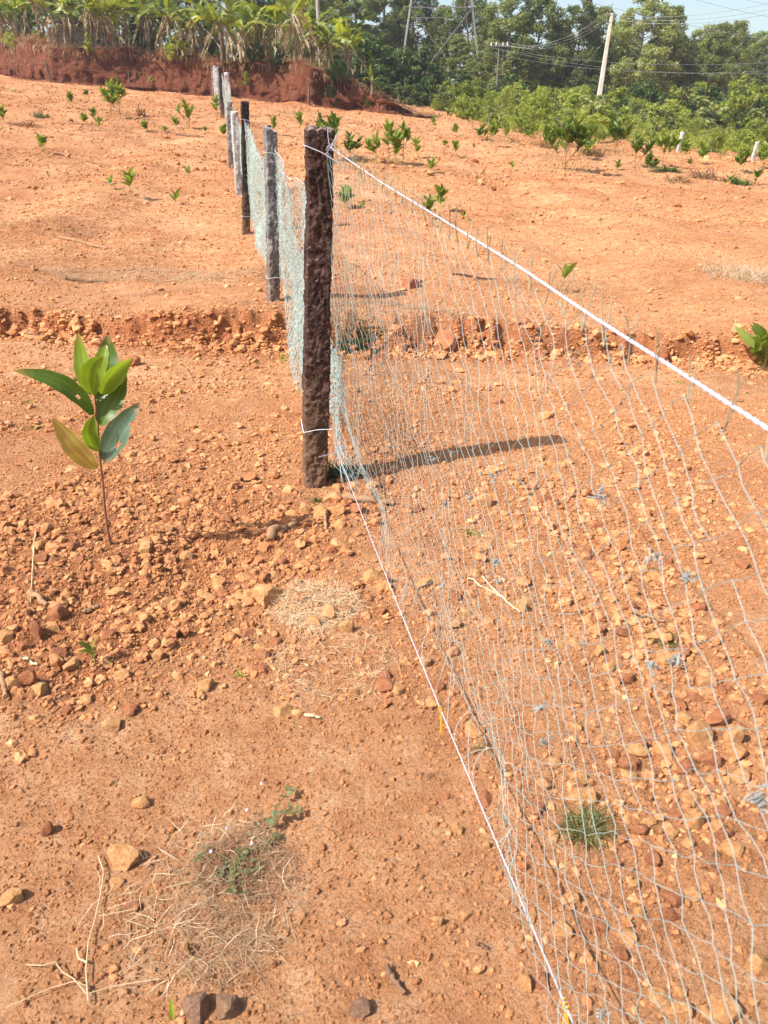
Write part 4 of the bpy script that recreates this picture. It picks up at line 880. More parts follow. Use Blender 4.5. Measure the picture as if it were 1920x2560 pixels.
patch(930, 765, 1200, 10, 0.13, 0.003, 0.25, M['straw_old'], 'dry_grass', 'dry grass on the terrace behind the net', 12, elong=(1.4, 0.6), radm=0.6)
patch(1380, 860, 200, 10, 0.12, 0.003, 0.4, M['straw_old'], 'dry_grass', 'dry grass hanging on the step behind the net', 13, radm=0.35)
patch(310, 330, 900, 10, 0.25, 0.005, 0.5, M['drybrush'], 'dry_grass', 'dry weeds around the tallest bushy sapling', 14, elong=(2.0, 1.2), radm=1.0, flat=False)
patch(1000, 420, 1200, 10, 0.14, 0.005, 0.3, M['drybrush'], 'dry_grass', 'dry brown litter under the four saplings', 15, elong=(2.2, 0.9), radm=1.0)
mb = MB(); rs = np.random.RandomState(33)                    # thin dry litter all over the field
for k in range(4200):
    y = math.sqrt(rs.uniform(5.5 ** 2, 30 ** 2)); x = rs.uniform(-0.55, 0.55) * y
    blades(mb, (x, y, 0), 1, 0.01, 0.07 + 0.010 * y, 0.002 + 0.0004 * y, 0.1, 5000 + k, 0.2, (0, 1), 1, True)
for k in range(300):
    y = math.sqrt(rs.uniform(6.3 ** 2, 34 ** 2)); x = rs.uniform(-0.55, 0.5) * y
    blades(mb, (x, y, 0), 16, 0.05 + .012 * y, 0.05 + 0.007 * y, 0.002 + 0.0003 * y, 0.35, 9000 + k, 0.4, (0, .6), 1, False, (2.2, .7))
tag(link('dry_litter', mb.mesh('dry_litter', M['drybrush'])), 'dry stalks strewn over the field', None, None, 'stuff')
def weed(px, py, n, rpx, ln, w, label, mat, seed, up=0.6, cat='weed', droop=0.5):
    p = G(px, py); mb = MB(); blades(mb, p, n, rpx / pxm(p), ln, w, up, seed, droop, (0, 1), 1, False)
    me = mb.mesh('weed', mat); o = link('weed', me); tag(o, label, cat, 'small weeds on the soil'); return o
weed(1465, 2072, 330, 40, 0.07, 0.0022, 'round green grass tuft under the netting at lower right', M['grass'], 21, 0.7, 'grass tuft')
weed(1205, 1878, 40, 14, 0.028, 0.0025, 'small green tuft close to the lower rope', M['grass'], 22)
weed(1660, 1605, 300, 42, 0.05, 0.0022, 'dark dried tuft above the upright orange rock', M['shrub_dark'], 23, 0.4)
weed(1320, 1213, 42, 14, 0.035, 0.008, 'small green weed beyond the dark shadowed boulder', M['shrub_dark'], 24, 0.5)
weed(1180, 1330, 46, 18, 0.035, 0.008, 'yellow green weed in the middle of the netting', M['shrub'], 25, 0.5)
weed(85, 1070, 50, 18, 0.04, 0.01, 'low green weed left of the near sapling stem', M['shrub'], 26, 0.4)
weed(75, 1005, 30, 16, 0.04, 0.01, 'flat green weed under the long arching leaf', M['shrub'], 27, 0.4)
weed(205, 1043, 50, 22, 0.04, 0.008, 'grey green weed behind the near sapling leaves', M['shrub_dark'], 28, 0.4)
weed(715, 898, 40, 22, 0.07, 0.012, 'small weed at the step foot left of the near post', M['shrub'], 29, 0.4)
weed(905, 862, 260, 44, 0.16, 0.008, 'added dark tuft standing for net shade in the step just behind the net', M['shrub_dark'], 30, 0.6)  # dark blades added in place of the net's cast shadow
weed(850, 880, 120, 22, 0.12, 0.006, 'added dark tuft standing for net shade right beside the near post', M['shrub_dark'], 39, 0.6)  # more added dark blades, left end of the same net shadow
weed(1440, 880, 40, 18, 0.06, 0.010, 'dark weed in the step face behind the net', M['shrub_dark'], 31, 0.5)
weed(1690, 955, 30, 14, 0.05, 0.010, 'small weed at the foot of the right step', M['shrub'], 32, 0.4)
weed(1088, 1932, 46, 22, 0.04, 0.003, 'reddish dried weed left of the lower rope', M['drybrush'], 33, 0.4)
weed(790, 1255, 40, 12, 0.05, 0.006, 'small green weed among the rocks at the post foot', M['shrub_dark'], 34, 0.6)
weed(858, 1385, 30, 16, 0.035, 0.005, 'green weed under the upright orange rock', M['shrub_dark'], 35, 0.4)
weed(850, 1190, 160, 40, 0.10, 0.007, 'dark green grass in the shadow at the near post foot', M['grass'], 36, 0.7)
weed(605, 1600, 36, 34, 0.04, 0.003, 'thin dead weed at the edge of the rubble', M['drybrush'], 37, 0.3)
weed(605, 1695, 10, 6, 0.03, 0.006, 'tiny green sprout below the thin dead weed', M['shrub'], 38, 0.9)
weed(67, 316, 60, 22, 0.30, 0.02, 'dull brownish weed in the far left field', M['drybrush'], 51, 0.7)
weed(103, 291, 60, 18, 0.30, 0.02, 'dull weed right of the brownish one in the far left field', M['shrub_dark'], 52, 0.7)
weed(32, 232, 50, 12, 0.35, 0.02, 'pale weed below the barbed wire at far left', M['straw'], 53, 0.9)
weed(354, 290, 40, 10, 0.40, 0.02, 'dead upright weed right of the tallest bushy sapling', M['drybrush'], 54, 1.1)
weed(1667, 428, 140, 24, 0.30, 0.03, 'sprawling green weed before the left white stub post', M['shrub_dark'], 55, 0.5)
weed(1760, 445, 160, 34, 0.30, 0.025, 'dry bushy weed right of the sprawling green one', M['drybrush'], 56, 0.7)
weed(1840, 460, 160, 30, 0.30, 0.025, 'green dry bushy weed beside the dark stubby sapling', M['shrub_dark'], 57, 0.7)
weed(1690, 455, 120, 26, 0.28, 0.02, 'thin dry weed above the tilted red boulder', M['drybrush'], 58, 0.7)
weed(1480, 390, 160, 26, 0.35, 0.025, 'brown dry weed between the largest sapling and the clump', M['drybrush'], 59, 0.8)
weed(1370, 372, 160, 22, 0.40, 0.025, 'brown dry weed left of the largest sapling', M['drybrush'], 60, 0.8)
# flowering weed (creeping, small paired leaflets, pale round flowers)
p = G(590, 2105); root = empty('flowering_weed', p); tag(root, 'creeping green weed with small pale flower heads, lower left', 'weed'); rs = np.random.RandomState(60); mb = MB(); lm = MB(); tips = []
for k in range(13):
    a = rs.uniform(-2.4, 1.9); l = rs.uniform(.05, .13) * (1.35 if 0.5 < a < 1.4 else 1); e = np.linspace(0, 1, 9)[:, None]; d = np.array([math.cos(a), math.sin(a), 0.12])
    c = np.array([rs.normal(0, .025), rs.normal(0, .02), 0.01]) + e * d * l + np.sin(e * 3) * rs.normal(0, .012, 3); mb.tube(c, 0.0012, 4); tips.append(c)
    for j in range(3, 9):
        for sgn in (-1, 1):
            az = a + sgn * rs.uniform(.7, 1.3); lv, lq = LEAFNP[rs.randint(4)]; R_ = np.array(orient((math.cos(az), math.sin(az), rs.uniform(.1, .6)), rs.uniform(-.5, .5))); lm.add((lv * [2.2, 1, 1]) @ R_.T * rs.uniform(.010, .019) + c[j], lq, None, rs.uniform(0, .6))
link('stem', mb.mesh('stem', M['stem'], True), root); link('foliage', lm.mesh('foliage', M['weed_dull'], True), root)
for px, py in ((655, 1976), (569, 2086), (631, 2122), (529, 2146), (618, 2040)):
    c = Vector(G(px, py)) - Vector(p); mb = MB(); 
    for k in range(60):
        d = rs.normal(size=3); d /= np.linalg.norm(d); mb.tube(np.array([[0, 0, 0], d * 0.0040]), [0.0005, 0.0003], 3)
    link('flower', mb.mesh('flower', M['flower']), root, c + Vector((0, 0, 0.022)))
# small seedling in the rubble
sd_ = sapling(240, 1668, 1600, 'small curled seedling in the left rubble', n=6, spread=0.6, L_=0.055)
# dry branching stalk lower left
p = G(240, 2490); root = empty('dry_stalk', p); tag(root, 'pale dry branching stalk lying at the lower left', 'dry stalk'); mb = MB()
P_ = lambda a, b, dz=0.01: np.array(G(a, b)) + [0, 0, dz] - np.array(p)
def pol(lst, dz=0.012):
    q_ = [P_(a, b, dz) for a, b in lst]; q_ = np.array(q_); u = np.linspace(0, len(q_) - 1, 4 * len(q_)); return np.stack([np.interp(u, np.arange(len(q_)), q_[:, k]) for k in range(3)], -1)
for lst, r in (([(225, 2520), (218, 2440), (225, 2370), (240, 2310), (255, 2240), (262, 2190), (248, 2150)], .0015), ([(222, 2480), (190, 2470), (130, 2485), (20, 2530)], .0009), ([(220, 2500), (190, 2465), (160, 2445), (145, 2425)], .001), ([(145, 2420), (110, 2430), (70, 2425)], .001), ([(225, 2500), (280, 2480), (400, 2460)], .0008), ([(222, 2420), (200, 2410), (195, 2385)], .0018), ([(250, 2300), (300, 2290), (345, 2280)], .001)): mb.tube(pol(lst), r, 5)
link('stalk', mb.mesh('stalk', M['straw'], True), root)
for (a, b), (c, d) in (((145, 2425), (150, 2395)), ((195, 2400), (200, 2380)), ((225, 2330), (210, 2345)), ((250, 2260), (258, 2225))):
    v0 = Vector(P_(a, b, .015)); v1 = Vector(P_(c, d, .03)); dd = v1 - v0; link('dry_leaf', LEAF_DRY, root, v0, orient(dd).to_euler(), dd.length * 1.2) if 'LEAF_DRY' in globals() else None
def stick(px0, px1, wpx, mat, label, seed, name='stick', lift=0.006, fork=False):
    a, b = np.array(G(*px0)), np.array(G(*px1)); r = wpx / pxm(a) / 2; rs = np.random.RandomState(seed); e = np.linspace(0, 1, 14)[:, None]
    c = a + e * (b - a); c[:, 2] = ht(c[:, 0], c[:, 1]) + r * 0.6 + lift; c += rs.normal(0, r * 0.22, c.shape); root = empty(name, tuple(a)); tag(root, label, name.replace('_', ' '))
    mb = MB(); v, q = tube_arrays(c - a, np.linspace(r * 1.1, r * 0.7, 14) * (1 + 0.2 * rs.normal(size=14)), 8); mb.add(v * 1.0, q)
    for s in (0, -8): mb.add(np.array(v[:8] if s == 0 else v[-8:]), None, [[0, k, k + 1] for k in range(1, 7)])
    link('wood', mb.mesh('wood', mat, True), root); return root
stick((818, 1242), (985, 1264), 20, M['wood'], 'thick brown root lying at the foot of the near post', 1)
stick((668, 1352), (738, 1318), 22, M['wood'], 'weathered wood chunk left of the shadow below the post', 2, 'wood_chunk')
stick((812, 1290), (816, 1330), 9, M['wood'], 'short stick standing out between rocks below the near post', 3)
stick((762, 1792), (800, 1802), 8, M['straw'], 'pale wood splinter on the sandy soil in the centre', 4)
stick((965, 2425), (1010, 2490), 15, M['wood_dark'], 'dark curled bark piece near the bottom', 5, 'bark_piece')
stick((1190, 2375), (1215, 2385), 9, M['wood_dark'], 'tiny dark twig left of the lower rope', 6)
stick((1205, 1455), (1300, 1540), 5, M['straw'], 'long white straw under the net, pointing down right', 7)
stick((1170, 1455), (1255, 1500), 4, M['straw'], 'shorter white straw above the long one', 8)
stick((90, 1330), (80, 1530), 4, M['straw'], 'thin pale stalk on the left rubble', 9)
stick((205, 1530), (248, 1520), 14, M['wood'], 'flat wood chip on the left rubble', 10, 'wood_chip')
stick((80, 1500), (120, 1530), 16, M['wood'], 'weathered wood chip near the left edge', 11, 'wood_chip')
stick((60, 1660), (98, 1672), 8, M['straw'], 'pale split straw above the left rubble corner', 12)
stick((5, 1700), (20, 1760), 14, M['wood'], 'wood piece at the left picture edge', 13, 'wood_chip')
stick((440, 340), (510, 345), 5, M['wood_dark'], 'dark fallen twig below the bushy sapling near the fence', 14)
stick((165, 700), (265, 706), 6, M['wood_dark'], 'dark branch in the bleached grass strip', 15)
stick((150, 600), (270, 625), 6, M['wood'], 'pale bent branch on the left terrace', 16)
stick((70, 850), (110, 853), 8, M['wood'], 'stick jutting from the left step', 17)
stick((1575, 1540), (1660, 1565), 10, M['wood'], 'twig beside the dark dried tuft', 18)
stick((1130, 690), (1240, 700), 5, M['wood_dark'], 'dark twig on the terrace behind the net', 19)
# green blade at the bottom edge
p = G(432, 2556); a = WP(428, 2505, p[1] + 0.01) - Vector(p)
tag(link('grass_blade', blade('grass_blade', M['big_leaf'], 0.11, 0.3, 0.3, 8), None, p, orient(a, 0.4, (0, -1, 0.2)).to_euler(), a.length * 1.15), 'single yellow green leaf blade at the bottom edge', 'leaf')
for px, py, w, lb in ((115, 204, 8, 'white scrap below the left barbed wire post'), (467, 231, 14, 'pale scrap at the bank foot left of the far posts'), (255, 353, 7, 'tiny white scrap in the left field'), (1592, 531, 12, 'white scrap beside the tiny sprout right')):
    x, y, z = G(px, py); r = w / pxm((x, y, z)) / 2; tag(link('scrap', ROCKS_W if 'ROCKS_W' in globals() else ROCKS_G[0], None, (x, y, z + r * .3), (0, 0, px), (r, r * .6, r * .5)), lb, 'scrap')

# ------------------------------------------------------------------ trees and shrubs
def leaf_cloud(mb, centres, radii, n, size, rs, up=0.35, asp=0.45, shell=0.5):
    k = rs.choice(len(centres), n, p=radii ** 2 / (radii ** 2).sum()); d = rs.normal(size=(n, 3)); d /= np.linalg.norm(d, axis=1)[:, None]
    rr_ = radii[k][:, None] * (shell + (1 - shell) * rs.uniform(0, 1, (n, 1)) ** 0.5) * (1 + 0.15 * rs.normal(size=(n, 1))); c = centres[k] + d * rr_ * np.array([1, 1, 0.8])
    nr = d * 0.6 + rs.normal(0, .6, (n, 3)) + np.array([0, 0, up]); nr /= np.linalg.norm(nr, axis=1)[:, None]; t = np.cross(nr, rs.normal(size=(n, 3))); t[:, 2] -= 0.25; t -= (t * nr).sum(1)[:, None] * nr; t /= np.linalg.norm(t, axis=1)[:, None] + 1e-6; b = np.cross(nr, t)
    s = size * rs.uniform(.6, 1.35, (n, 1)); v = np.stack([c - t * s, c - b * s * asp + nr * s * .1, c + t * s, c + b * s * asp + nr * s * .1], 1).reshape(-1, 3)
    q = np.arange(4 * n).reshape(-1, 4); mb.add(v, q, None, np.repeat(np.clip(rs.normal(.5, .25, n), 0, 1), 4))
def make_tree(seed, H_, R_, n, size, mat, base=0.1, narrow=1.0, ncl=70, trunk_r=0.12):
    rs = np.random.RandomState(seed); lm = MB(); tm = MB(); tp_ = np.array([[0, 0, -0.3], [0.1 * rs.normal(), .1 * rs.normal(), H_ * .35], [.25 * rs.normal(), .25 * rs.normal(), H_ * .7], [.3 * rs.normal(), .3 * rs.normal(), H_ * .97]])
    u = np.linspace(0, 3, 12); tr = np.stack([np.interp(u, range(4), tp_[:, k]) for k in range(3)], -1); tm.tube(tr, np.linspace(trunk_r, .02, 12), 7)
    cs = []; rd = []; lob = [(rs.uniform(0, 6.28), rs.uniform(.15, .95), rs.uniform(.55, 1.25)) for _ in range(7)]
    for k in range(ncl):
        f = base + (1 - base) * rs.uniform() ** 0.85; prof_ = (math.sin(math.pi * min(1, (f * 0.86 + 0.12)) ** 0.9) ** 0.6) * narrow; a = rs.uniform(0, 6.28)
        am = 1.0
        for la, lf, lw in lob: am *= 1 + (lw - 1) * math.exp(-((f - lf) / .15) ** 2) * max(0, math.cos(a - la))
        r = R_ * prof_ * am * rs.uniform(.35, 1.0) ** .6; ax = np.array([np.interp(f * H_, tr[:, 2], tr[:, k2]) for k2 in range(2)]); c = np.array([ax[0] + r * math.cos(a), ax[1] + r * math.sin(a), f * H_ * .97])
        cs.append(c); rd.append(R_ * rs.uniform(.16, .34) * (1.15 - .5 * f))
        if k % 3 == 0:
            b0 = np.array([ax[0], ax[1], max(.2, f * H_ - r * .7)]); e = np.linspace(0, 1, 5)[:, None]; tm.tube(b0 + e * (c - b0) + np.sin(e * 3) * rs.normal(0, .08, 3), np.linspace(trunk_r * .35, .012, 5), 5)
    leaf_cloud(lm, np.array(cs), np.array(rd) * (.74 if ncl > 100 else 1), n, size, rs, .35, .34 if ncl > 60 else .45)
    return tm.mesh('trunk', M['bark'], True), lm.mesh('crown', M[mat])
TV = [make_tree(400 + k, 10, (2.6, 2.3, 2.9, 2.2, 2.6)[k], 19000, 0.135, 'tree_leaf', .06, 1.0, 190) for k in range(5)]
TVP = [make_tree(420 + k, 10, 1.9, 14000, 0.12, 'tree_pale', .08, 0.9, 120) for k in range(2)]
SV = [make_tree(440 + k, 2, (1.05, .8, 1.2, .9)[k], (2600, 1500, 2200, 1300)[k], (.085, .12, .075, .11)[k], ('shrub', 'shrub_pale', 'shrub', 'tree_pale')[k], .03, (1.1, .8, 1.2, .75)[k], (42, 26, 40, 24)[k], .03) for k in range(4)]
SVD = [make_tree(450 + k, 3, 1.5, 4200, 0.12, 'shrub_dark', .05, 1.1, 50, .05) for k in range(3)]
rt = random.Random(9)
def put_tree(px, d, ytop, label, var, H_=10.0, name='tree', cat='tree', group='trees behind the scrub', wide=1.0, loc=None):
    x, y, z = loc or XD(px, d); h = zat(ytop, y) - z; s = h / H_; root = empty(name, (x, y, z - 0.05), rt.uniform(0, 6.28)); root.scale = (s * wide, s * wide, s)
    tag(root, label, cat, group); link('trunk', var[0], root); link('crown', var[1], root); return root
TR = [  # px, distance, top py, label, variant, widen
 (800, 78, -60, 'dark tree behind the banana leaves at the right end of the bank', TV[0], 1.0),
 (885, 84, -120, 'tall tree with hazy green crown left of the pylon', TVP[0], 1.3),
 (960, 90, -110, 'tall feathery tree behind the left pylon legs', TVP[1], 1.3),
 (1035, 88, -70, 'pale green tree inside the pylon legs', TV[1], 1.0),
 (1105, 92, 4, 'tree behind the pylon with top just touching the sky gap', TVP[0], 1.2),
 (1165, 86, -50, 'dark tree behind the right pylon leg', TV[2], 0.9),
 (1212, 92, 40, 'lower tree in the sky gap right of the pylon', TV[3], 0.9),
 (1268, 80, -45, 'broad tree above the thin pole cross arm', TV[4], 1.0),
 (1325, 82, -15, 'dense tree right of the thin pole', TV[0], 1.0),
 (1375, 86, 42, 'tree with low top in the sky gap left of the concrete pole', TV[1], 0.9),
 (1425, 82, -4, 'tall tree left of the concrete pole top', TV[2], 0.85),
 (1478, 84, 10, 'tree directly left of the concrete pole', TV[3], 0.85),
 (1520, 88, 52, 'lower tree behind the concrete pole', TV[4], 0.9),
 (1575, 82, -25, 'broadest dark tree right of the concrete pole', TV[0], 1.0),
 (1638, 84, 5, 'tree sloping down right of the broadest tree', TV[1], 0.9),
 (1705, 86, 58, 'small topped tree in the middle of the right gap', TV[2], 0.75),
 (1755, 84, 52, 'tree with double rounded top near the right edge', TV[3], 0.85),
 (1800, 86, 46, 'tree left of the hazy gap at right', TV[4], 0.75),
 (1850, 90, 120, 'low tree in the hazy gap near the right edge', TV[0], 0.8),
 (1884, 98, 28, 'pale feathery hazy tree at the right edge', TVP[1], 1.2),
 (1930, 88, 80, 'dark tree cut by the right picture edge', TV[1], 0.9),
]
for px, d, yt, lb, var, wd in TR: put_tree(px, d, yt, lb, var, wide=wd * 1.22)
for k, px in enumerate((830, 930, 1010, 1080, 1240, 1300, 1350, 1450, 1545, 1610, 1670, 1735, 1830, 1905)):
    put_tree(px, 102 + 5 * (k % 3), rt.uniform(70, 130), 'shaded tree of the second row, number %s from the left' % 'one two three four five six seven eight nine ten eleven twelve thirteen fourteen'.split()[k], TV[k % 5], group='second row trees', wide=1.3)
for k, px in enumerate((-60, 40, 130, 220, 320, 410, 500, 590, 680, 760)):
    loc = bank_top(px, 14 + 3 * (k % 3)); put_tree(px, 0, -90 - 20 * (k % 3), 'dense dark tree deep behind the bananas, number %s from the left' % 'one two three four five six seven eight nine ten'.split()[k], TV[k % 5], group='trees behind the banana plants', wide=1.2, loc=loc)
# dark bushes climbing over the right end of the bank
for k, (px, d, yt, lb) in enumerate([
  (905, 61, 85, 'large leafed dark bush above the right end of the bank'), (975, 63, 110, 'dark bush left of the pylon foot'), (1040, 64, 120, 'dark bush under the pylon braces'), (860, 58, 150, 'bush on the bank top by the young banana'),
  (940, 57.5, 170, 'bush spilling over the sinking end of the bank'), (1010, 57, 195, 'lower bush at the end of the bank'), (1075, 59, 190, 'rounded bush right of the bank end'), (1130, 66, 175, 'dark bush right under the pylon')]):
    put_tree(px, d, yt, lb, SVD[k % 3], 3.0, 'bush', 'bush', 'dark bushes at the end of the bank', 1.15)
for k, (px, d, yt, lb, wd) in enumerate([
  (1145, 68, 82, 'light green feathery tree before the pylon right leg', .95), (1178, 66, 130, 'light green bushy tree at the pylon right foot', .9)]):
    put_tree(px, d, yt, lb, TVP[k], 10.0, wide=wd * 1.6)
# scrub strip
SH = []
for k in range(74):
    f = k % 4; px = 1090 + (k * 97.3) % 860; d = (36, 44, 53, 62)[f] + rt.uniform(-3, 3); d = max(d, np.interp(px, [1090, 1250, 1400, 1920], [52, 36, 34, 36])); SH.append((f, px, d))
SH.sort(); ON = 'first second third fourth fifth sixth seventh eighth ninth tenth eleventh twelfth thirteenth fourteenth fifteenth sixteenth seventeenth eighteenth nineteenth twentieth'.split(); cnt = {}
for k, (f, px, d) in enumerate(SH):
    x, y, z = XD(px, d); hgt = rt.uniform(.7, 1.9) * (.65, .95, 1.2, 1.55)[f]; s = hgt / 2
    root = empty('shrub', (x, y, z - .05), rt.uniform(0, 6.28)); w_ = rt.uniform(.85, 1.35); root.scale = (s * w_, s * w_, s); c_ = cnt[f] = cnt.get(f, -1) + 1
    tag(root, 'yellow green shrub, %s from the left in the %s row of the scrub' % (ON[c_], ('front', 'second', 'third', 'back')[f]), 'shrub', 'shrubs of the scrub strip'); v_ = SV[k % 4]; link('trunk', v_[0], root); link('crown', v_[1], root)
for k, (px, d, yt, lb) in enumerate([(1180, 70, 235, 'tall green bush at the scrub back, left of the thin pole'), (1282, 72, 185, 'yellow leafed bush right of the thin pole'), (1425, 70, 212, 'rounded bush left of the concrete pole at the scrub back'), (1588, 66, 200, 'tallest pale green bush right of the concrete pole'), (1540, 70, 222, 'bush just right of the concrete pole foot'), (1650, 70, 240, 'small bush before the dark trees right'), (1715, 70, 205, 'pale bush among the dark trees right'), (1770, 68, 215, 'bush with broad leaves right of the pale bush'), (1840, 64, 190, 'large bush near the right edge'), (1900, 62, 240, 'bush at the right picture edge')]):
    put_tree(px, d, yt, lb, SVD[k % 3] if k % 2 else SV[k % 4], 3.0 if k % 2 else 2.0, 'bush', 'bush', 'bushes at the back of the scrub', 1.1)
patch(1660, 352, 500, 10, 0.7, 0.012, 0.9, M['straw'], 'dry_grass', 'pale dry grass behind the left white stub post', 90, elong=(2.6, .8), radm=1.3, flat=False)
patch(1780, 345, 500, 10, 0.7, 0.012, 0.9, M['straw'], 'dry_grass', 'pale dry grass behind the right white stub post', 91, elong=(2.2, .8), radm=1.2, flat=False)
patch(1390, 366, 400, 10, 0.5, 0.012, 0.7, M['drybrush'], 'dry_grass', 'brown dry growth at the edge of the scrub', 92, elong=(3.5, .6), radm=1.0, flat=False)
# low green cover under the shrubs, one mass
rs = np.random.RandomState(71); lm = MB(); n = 26000; px_ = rs.uniform(1080, 2050, n); d_ = rs.uniform(0, 1, n) ** .8
lo_ = np.interp(px_, [1080, 1250, 1400, 2050], [53, 35, 33, 34]); d_ = lo_ + d_ * (72 - lo_); xx = (px_ - 960) / F * d_ * 0.9; kp = rs.uniform(0, 1, n) < sstep(0, 5, d_ - lo_) * .8 + .15
xx, d_ = xx[kp], d_[kp]; zz = ht(xx, d_); cs = np.stack([xx, d_, zz + .1 + .35 * rs.uniform(0, 1, len(xx)) ** 1.5], -1); leaf_cloud(lm, cs, np.full(len(cs), .12), len(cs) * 2, .11, rs, .4, .3)
tag(link('ground_cover', lm.mesh('ground_cover', M['shrub'])), 'low green weeds under the scrub', None, None, 'stuff')
# dry brush along the bank top and creepers on its face
mb = MB(); rs = np.random.RandomState(73)
for k in range(11000):
    i_ = rs.randint(0, len(ss)); f = rs.choice([rs.uniform(.86, 1.06), rs.uniform(.2, 1)], p=[.9, .1]); x, y, z = bx[i_], by[i_], bz[i_] + bh[i_] * f; y += .95 * f * min(1, bh[i_]) - .25 + (rs.uniform(0, 1.6) if f > .98 else 0); p = np.array([x, y, z]); a = rs.uniform(0, 6.28); l = rs.uniform(.15, .6) * (1 if f > .85 else .4); e = rs.uniform(.2, 1.2) if f > .9 else -.8
    pts = [p]; 
    for s in range(3): p = p + np.array([math.cos(a) * math.cos(e), math.sin(a) * math.cos(e) - .35, math.sin(e)]) * l / 3; pts.append(p); e -= .55
    pts = np.array(pts); wd = np.array([.008, .011, .008, .002])[:, None]; sdv = np.array([1, 0, .2]); mb.add(np.concatenate([pts - sdv * wd, pts + sdv * wd]), [[s, s + 1, 5 + s, 4 + s] for s in range(3)], None, rs.uniform(0, 1))
tag(link('dry_brush', mb.mesh('dry_brush', M['drybrush'])), 'dry grass hanging over the bank edge', None, None, 'stuff')
for k, (px, f, w, lb, vs) in enumerate([(440, .9, 1.0, 'leafy bush hanging over the bank edge left of the far posts', SV), (615, .45, .55, 'small creeper on the bank face right of the far posts', SV), (390, .25, .3, 'tiny plant on the bank face left', SV), (830, .4, .5, 'creeper on the bank right of the middle barbed post', SVD), (845, 1.0, .9, 'bush on the bank edge under the young banana', SVD), (700, .98, .8, 'leafy bush on the bank edge above the near post', SVD), (640, 1.0, .8, 'green bush on the bank edge between banana stems', SVD), (215, 1.0, .7, 'green bush on the bank edge below the grey wall', SV), (55, 1.0, .6, 'small bush on the bank edge at far left', SV)]):
    x0_, y0_, z0_ = G(px, float(np.interp(px, [b_[0] for b_ in BL], [b_[1] for b_ in BL])), 90); i_ = int(np.argmin(abs(bx - x0_))); s = w / (2 if vs is SV else 3); root = empty('bush', (bx[i_], by[i_] + .45 * f - .1, bz[i_] + bh[i_] * f - w * .35), k); root.scale = (s * 1.1,) * 3
    tag(root, lb, 'bush', 'bushes on the bank'); v_ = vs[k % 3]; link('trunk', v_[0], root); link('crown', v_[1], root)

# ------------------------------------------------------------------ banana plants
def banana_leaf(seed, mat, dry=False):
    rs = np.random.RandomState(seed); n = 26; t = np.linspace(0, 1, n + 1); curl = rs.uniform(0.9, 2.1); V = []; Q = []
    ang = -curl * (t ** 1.3) if not dry else -1.75 * sstep(0.0, rs.uniform(.15, .35), t) + .12 * np.sin(t * 9 + seed)
    y = np.concatenate([[0], np.cumsum(np.cos(ang[:-1]) / n)]); z = np.concatenate([[0], np.cumsum(np.sin(ang[:-1]) / n)])
    wd = (0.125 if not dry else 0.11) * np.clip((t - .10) / .14, 0.06, 1) * np.sqrt(np.clip(1.02 - t, .01, 1)) * (1.1 - .2 * t)
    for sgn in (-1, 1):
        k = 0
        while k < n:
            m = min(n, k + rs.randint(1, 5)); dr = rs.uniform(-.9, .05) if not dry else rs.uniform(-1.9, -.3); b0 = len(V); sh = rs.uniform(-.01, .04); gp = rs.uniform(.2, .75)
            for j in range(k, m + 1):
                w_ = wd[j] * (rs.uniform(.85, 1.1) if not dry else rs.uniform(.4, 1.25)); tw = gp / n if j == m and m < n else 0
                V.append((sgn * .004, y[j], z[j])); V.append((sgn * w_ * math.cos(dr), y[j] - tw * math.cos(ang[j]) + sh + .03 * w_, z[j] - tw * math.sin(ang[j]) + w_ * math.sin(dr)))
            for j in range(m - k): Q.append([b0 + 2 * j, b0 + 2 * j + 1, b0 + 2 * j + 3, b0 + 2 * j + 2])
            k = m
    mb = MB(); mb.add(np.array(V), np.array(Q), None, .4); mb.tube(np.stack([0 * y, y, z - .004], -1), np.linspace(.013, .003, n + 1), 4, 1.0)
    return mb.mesh('leaf', mat, True)
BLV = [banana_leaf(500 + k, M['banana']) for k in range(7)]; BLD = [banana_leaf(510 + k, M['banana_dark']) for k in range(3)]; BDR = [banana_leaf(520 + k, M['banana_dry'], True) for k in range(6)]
mb = MB(); e = np.linspace(0, 1, 8); mb.tube(np.stack([.03 * np.sin(e * 3), .02 * e, e], -1), .5 * np.linspace(.16, .07, 8), 8); PST = mb.mesh('trunk', M['banana_stem'], True)
def banana(loc, hs, label, nl, nd, group, leaves=BLV, ls=2.5, seed=0, up=0.9):
    rg = random.Random(seed); root = empty('banana_plant', loc, rg.uniform(0, 6.28)); tag(root, label, 'banana plant', group)
    link('trunk', PST, root, (0, 0, -.1), (rg.uniform(-.06, .06), rg.uniform(-.06, .06), 0), (1.15, 1.15, hs + .1))
    for k in range(nl):
        a = k * 2.4 + rg.uniform(-.4, .4); e = rg.uniform(.45, 1.5); l = ls * rg.uniform(.6, 1.15)
        link('leaf', leaves[rg.randrange(len(leaves))], root, (.03 * math.cos(a), .03 * math.sin(a), hs * rg.uniform(.92, 1.0)), (e * up, rg.uniform(-.5, .5), a), l)
    for k in range(nd):
        a = rg.uniform(0, 6.28); o = link('dry_leaf', BDR[rg.randrange(6)], root, (.05 * math.cos(a), .05 * math.sin(a), hs * rg.uniform(.8, 1.1)), (rg.uniform(-.1, .9), rg.uniform(-.3, .3), a), ls * rg.uniform(.4, .85))
    return root
ORDN = ('one two three four five six seven eight nine ten eleven twelve thirteen fourteen fifteen sixteen seventeen eighteen nineteen twenty').split()
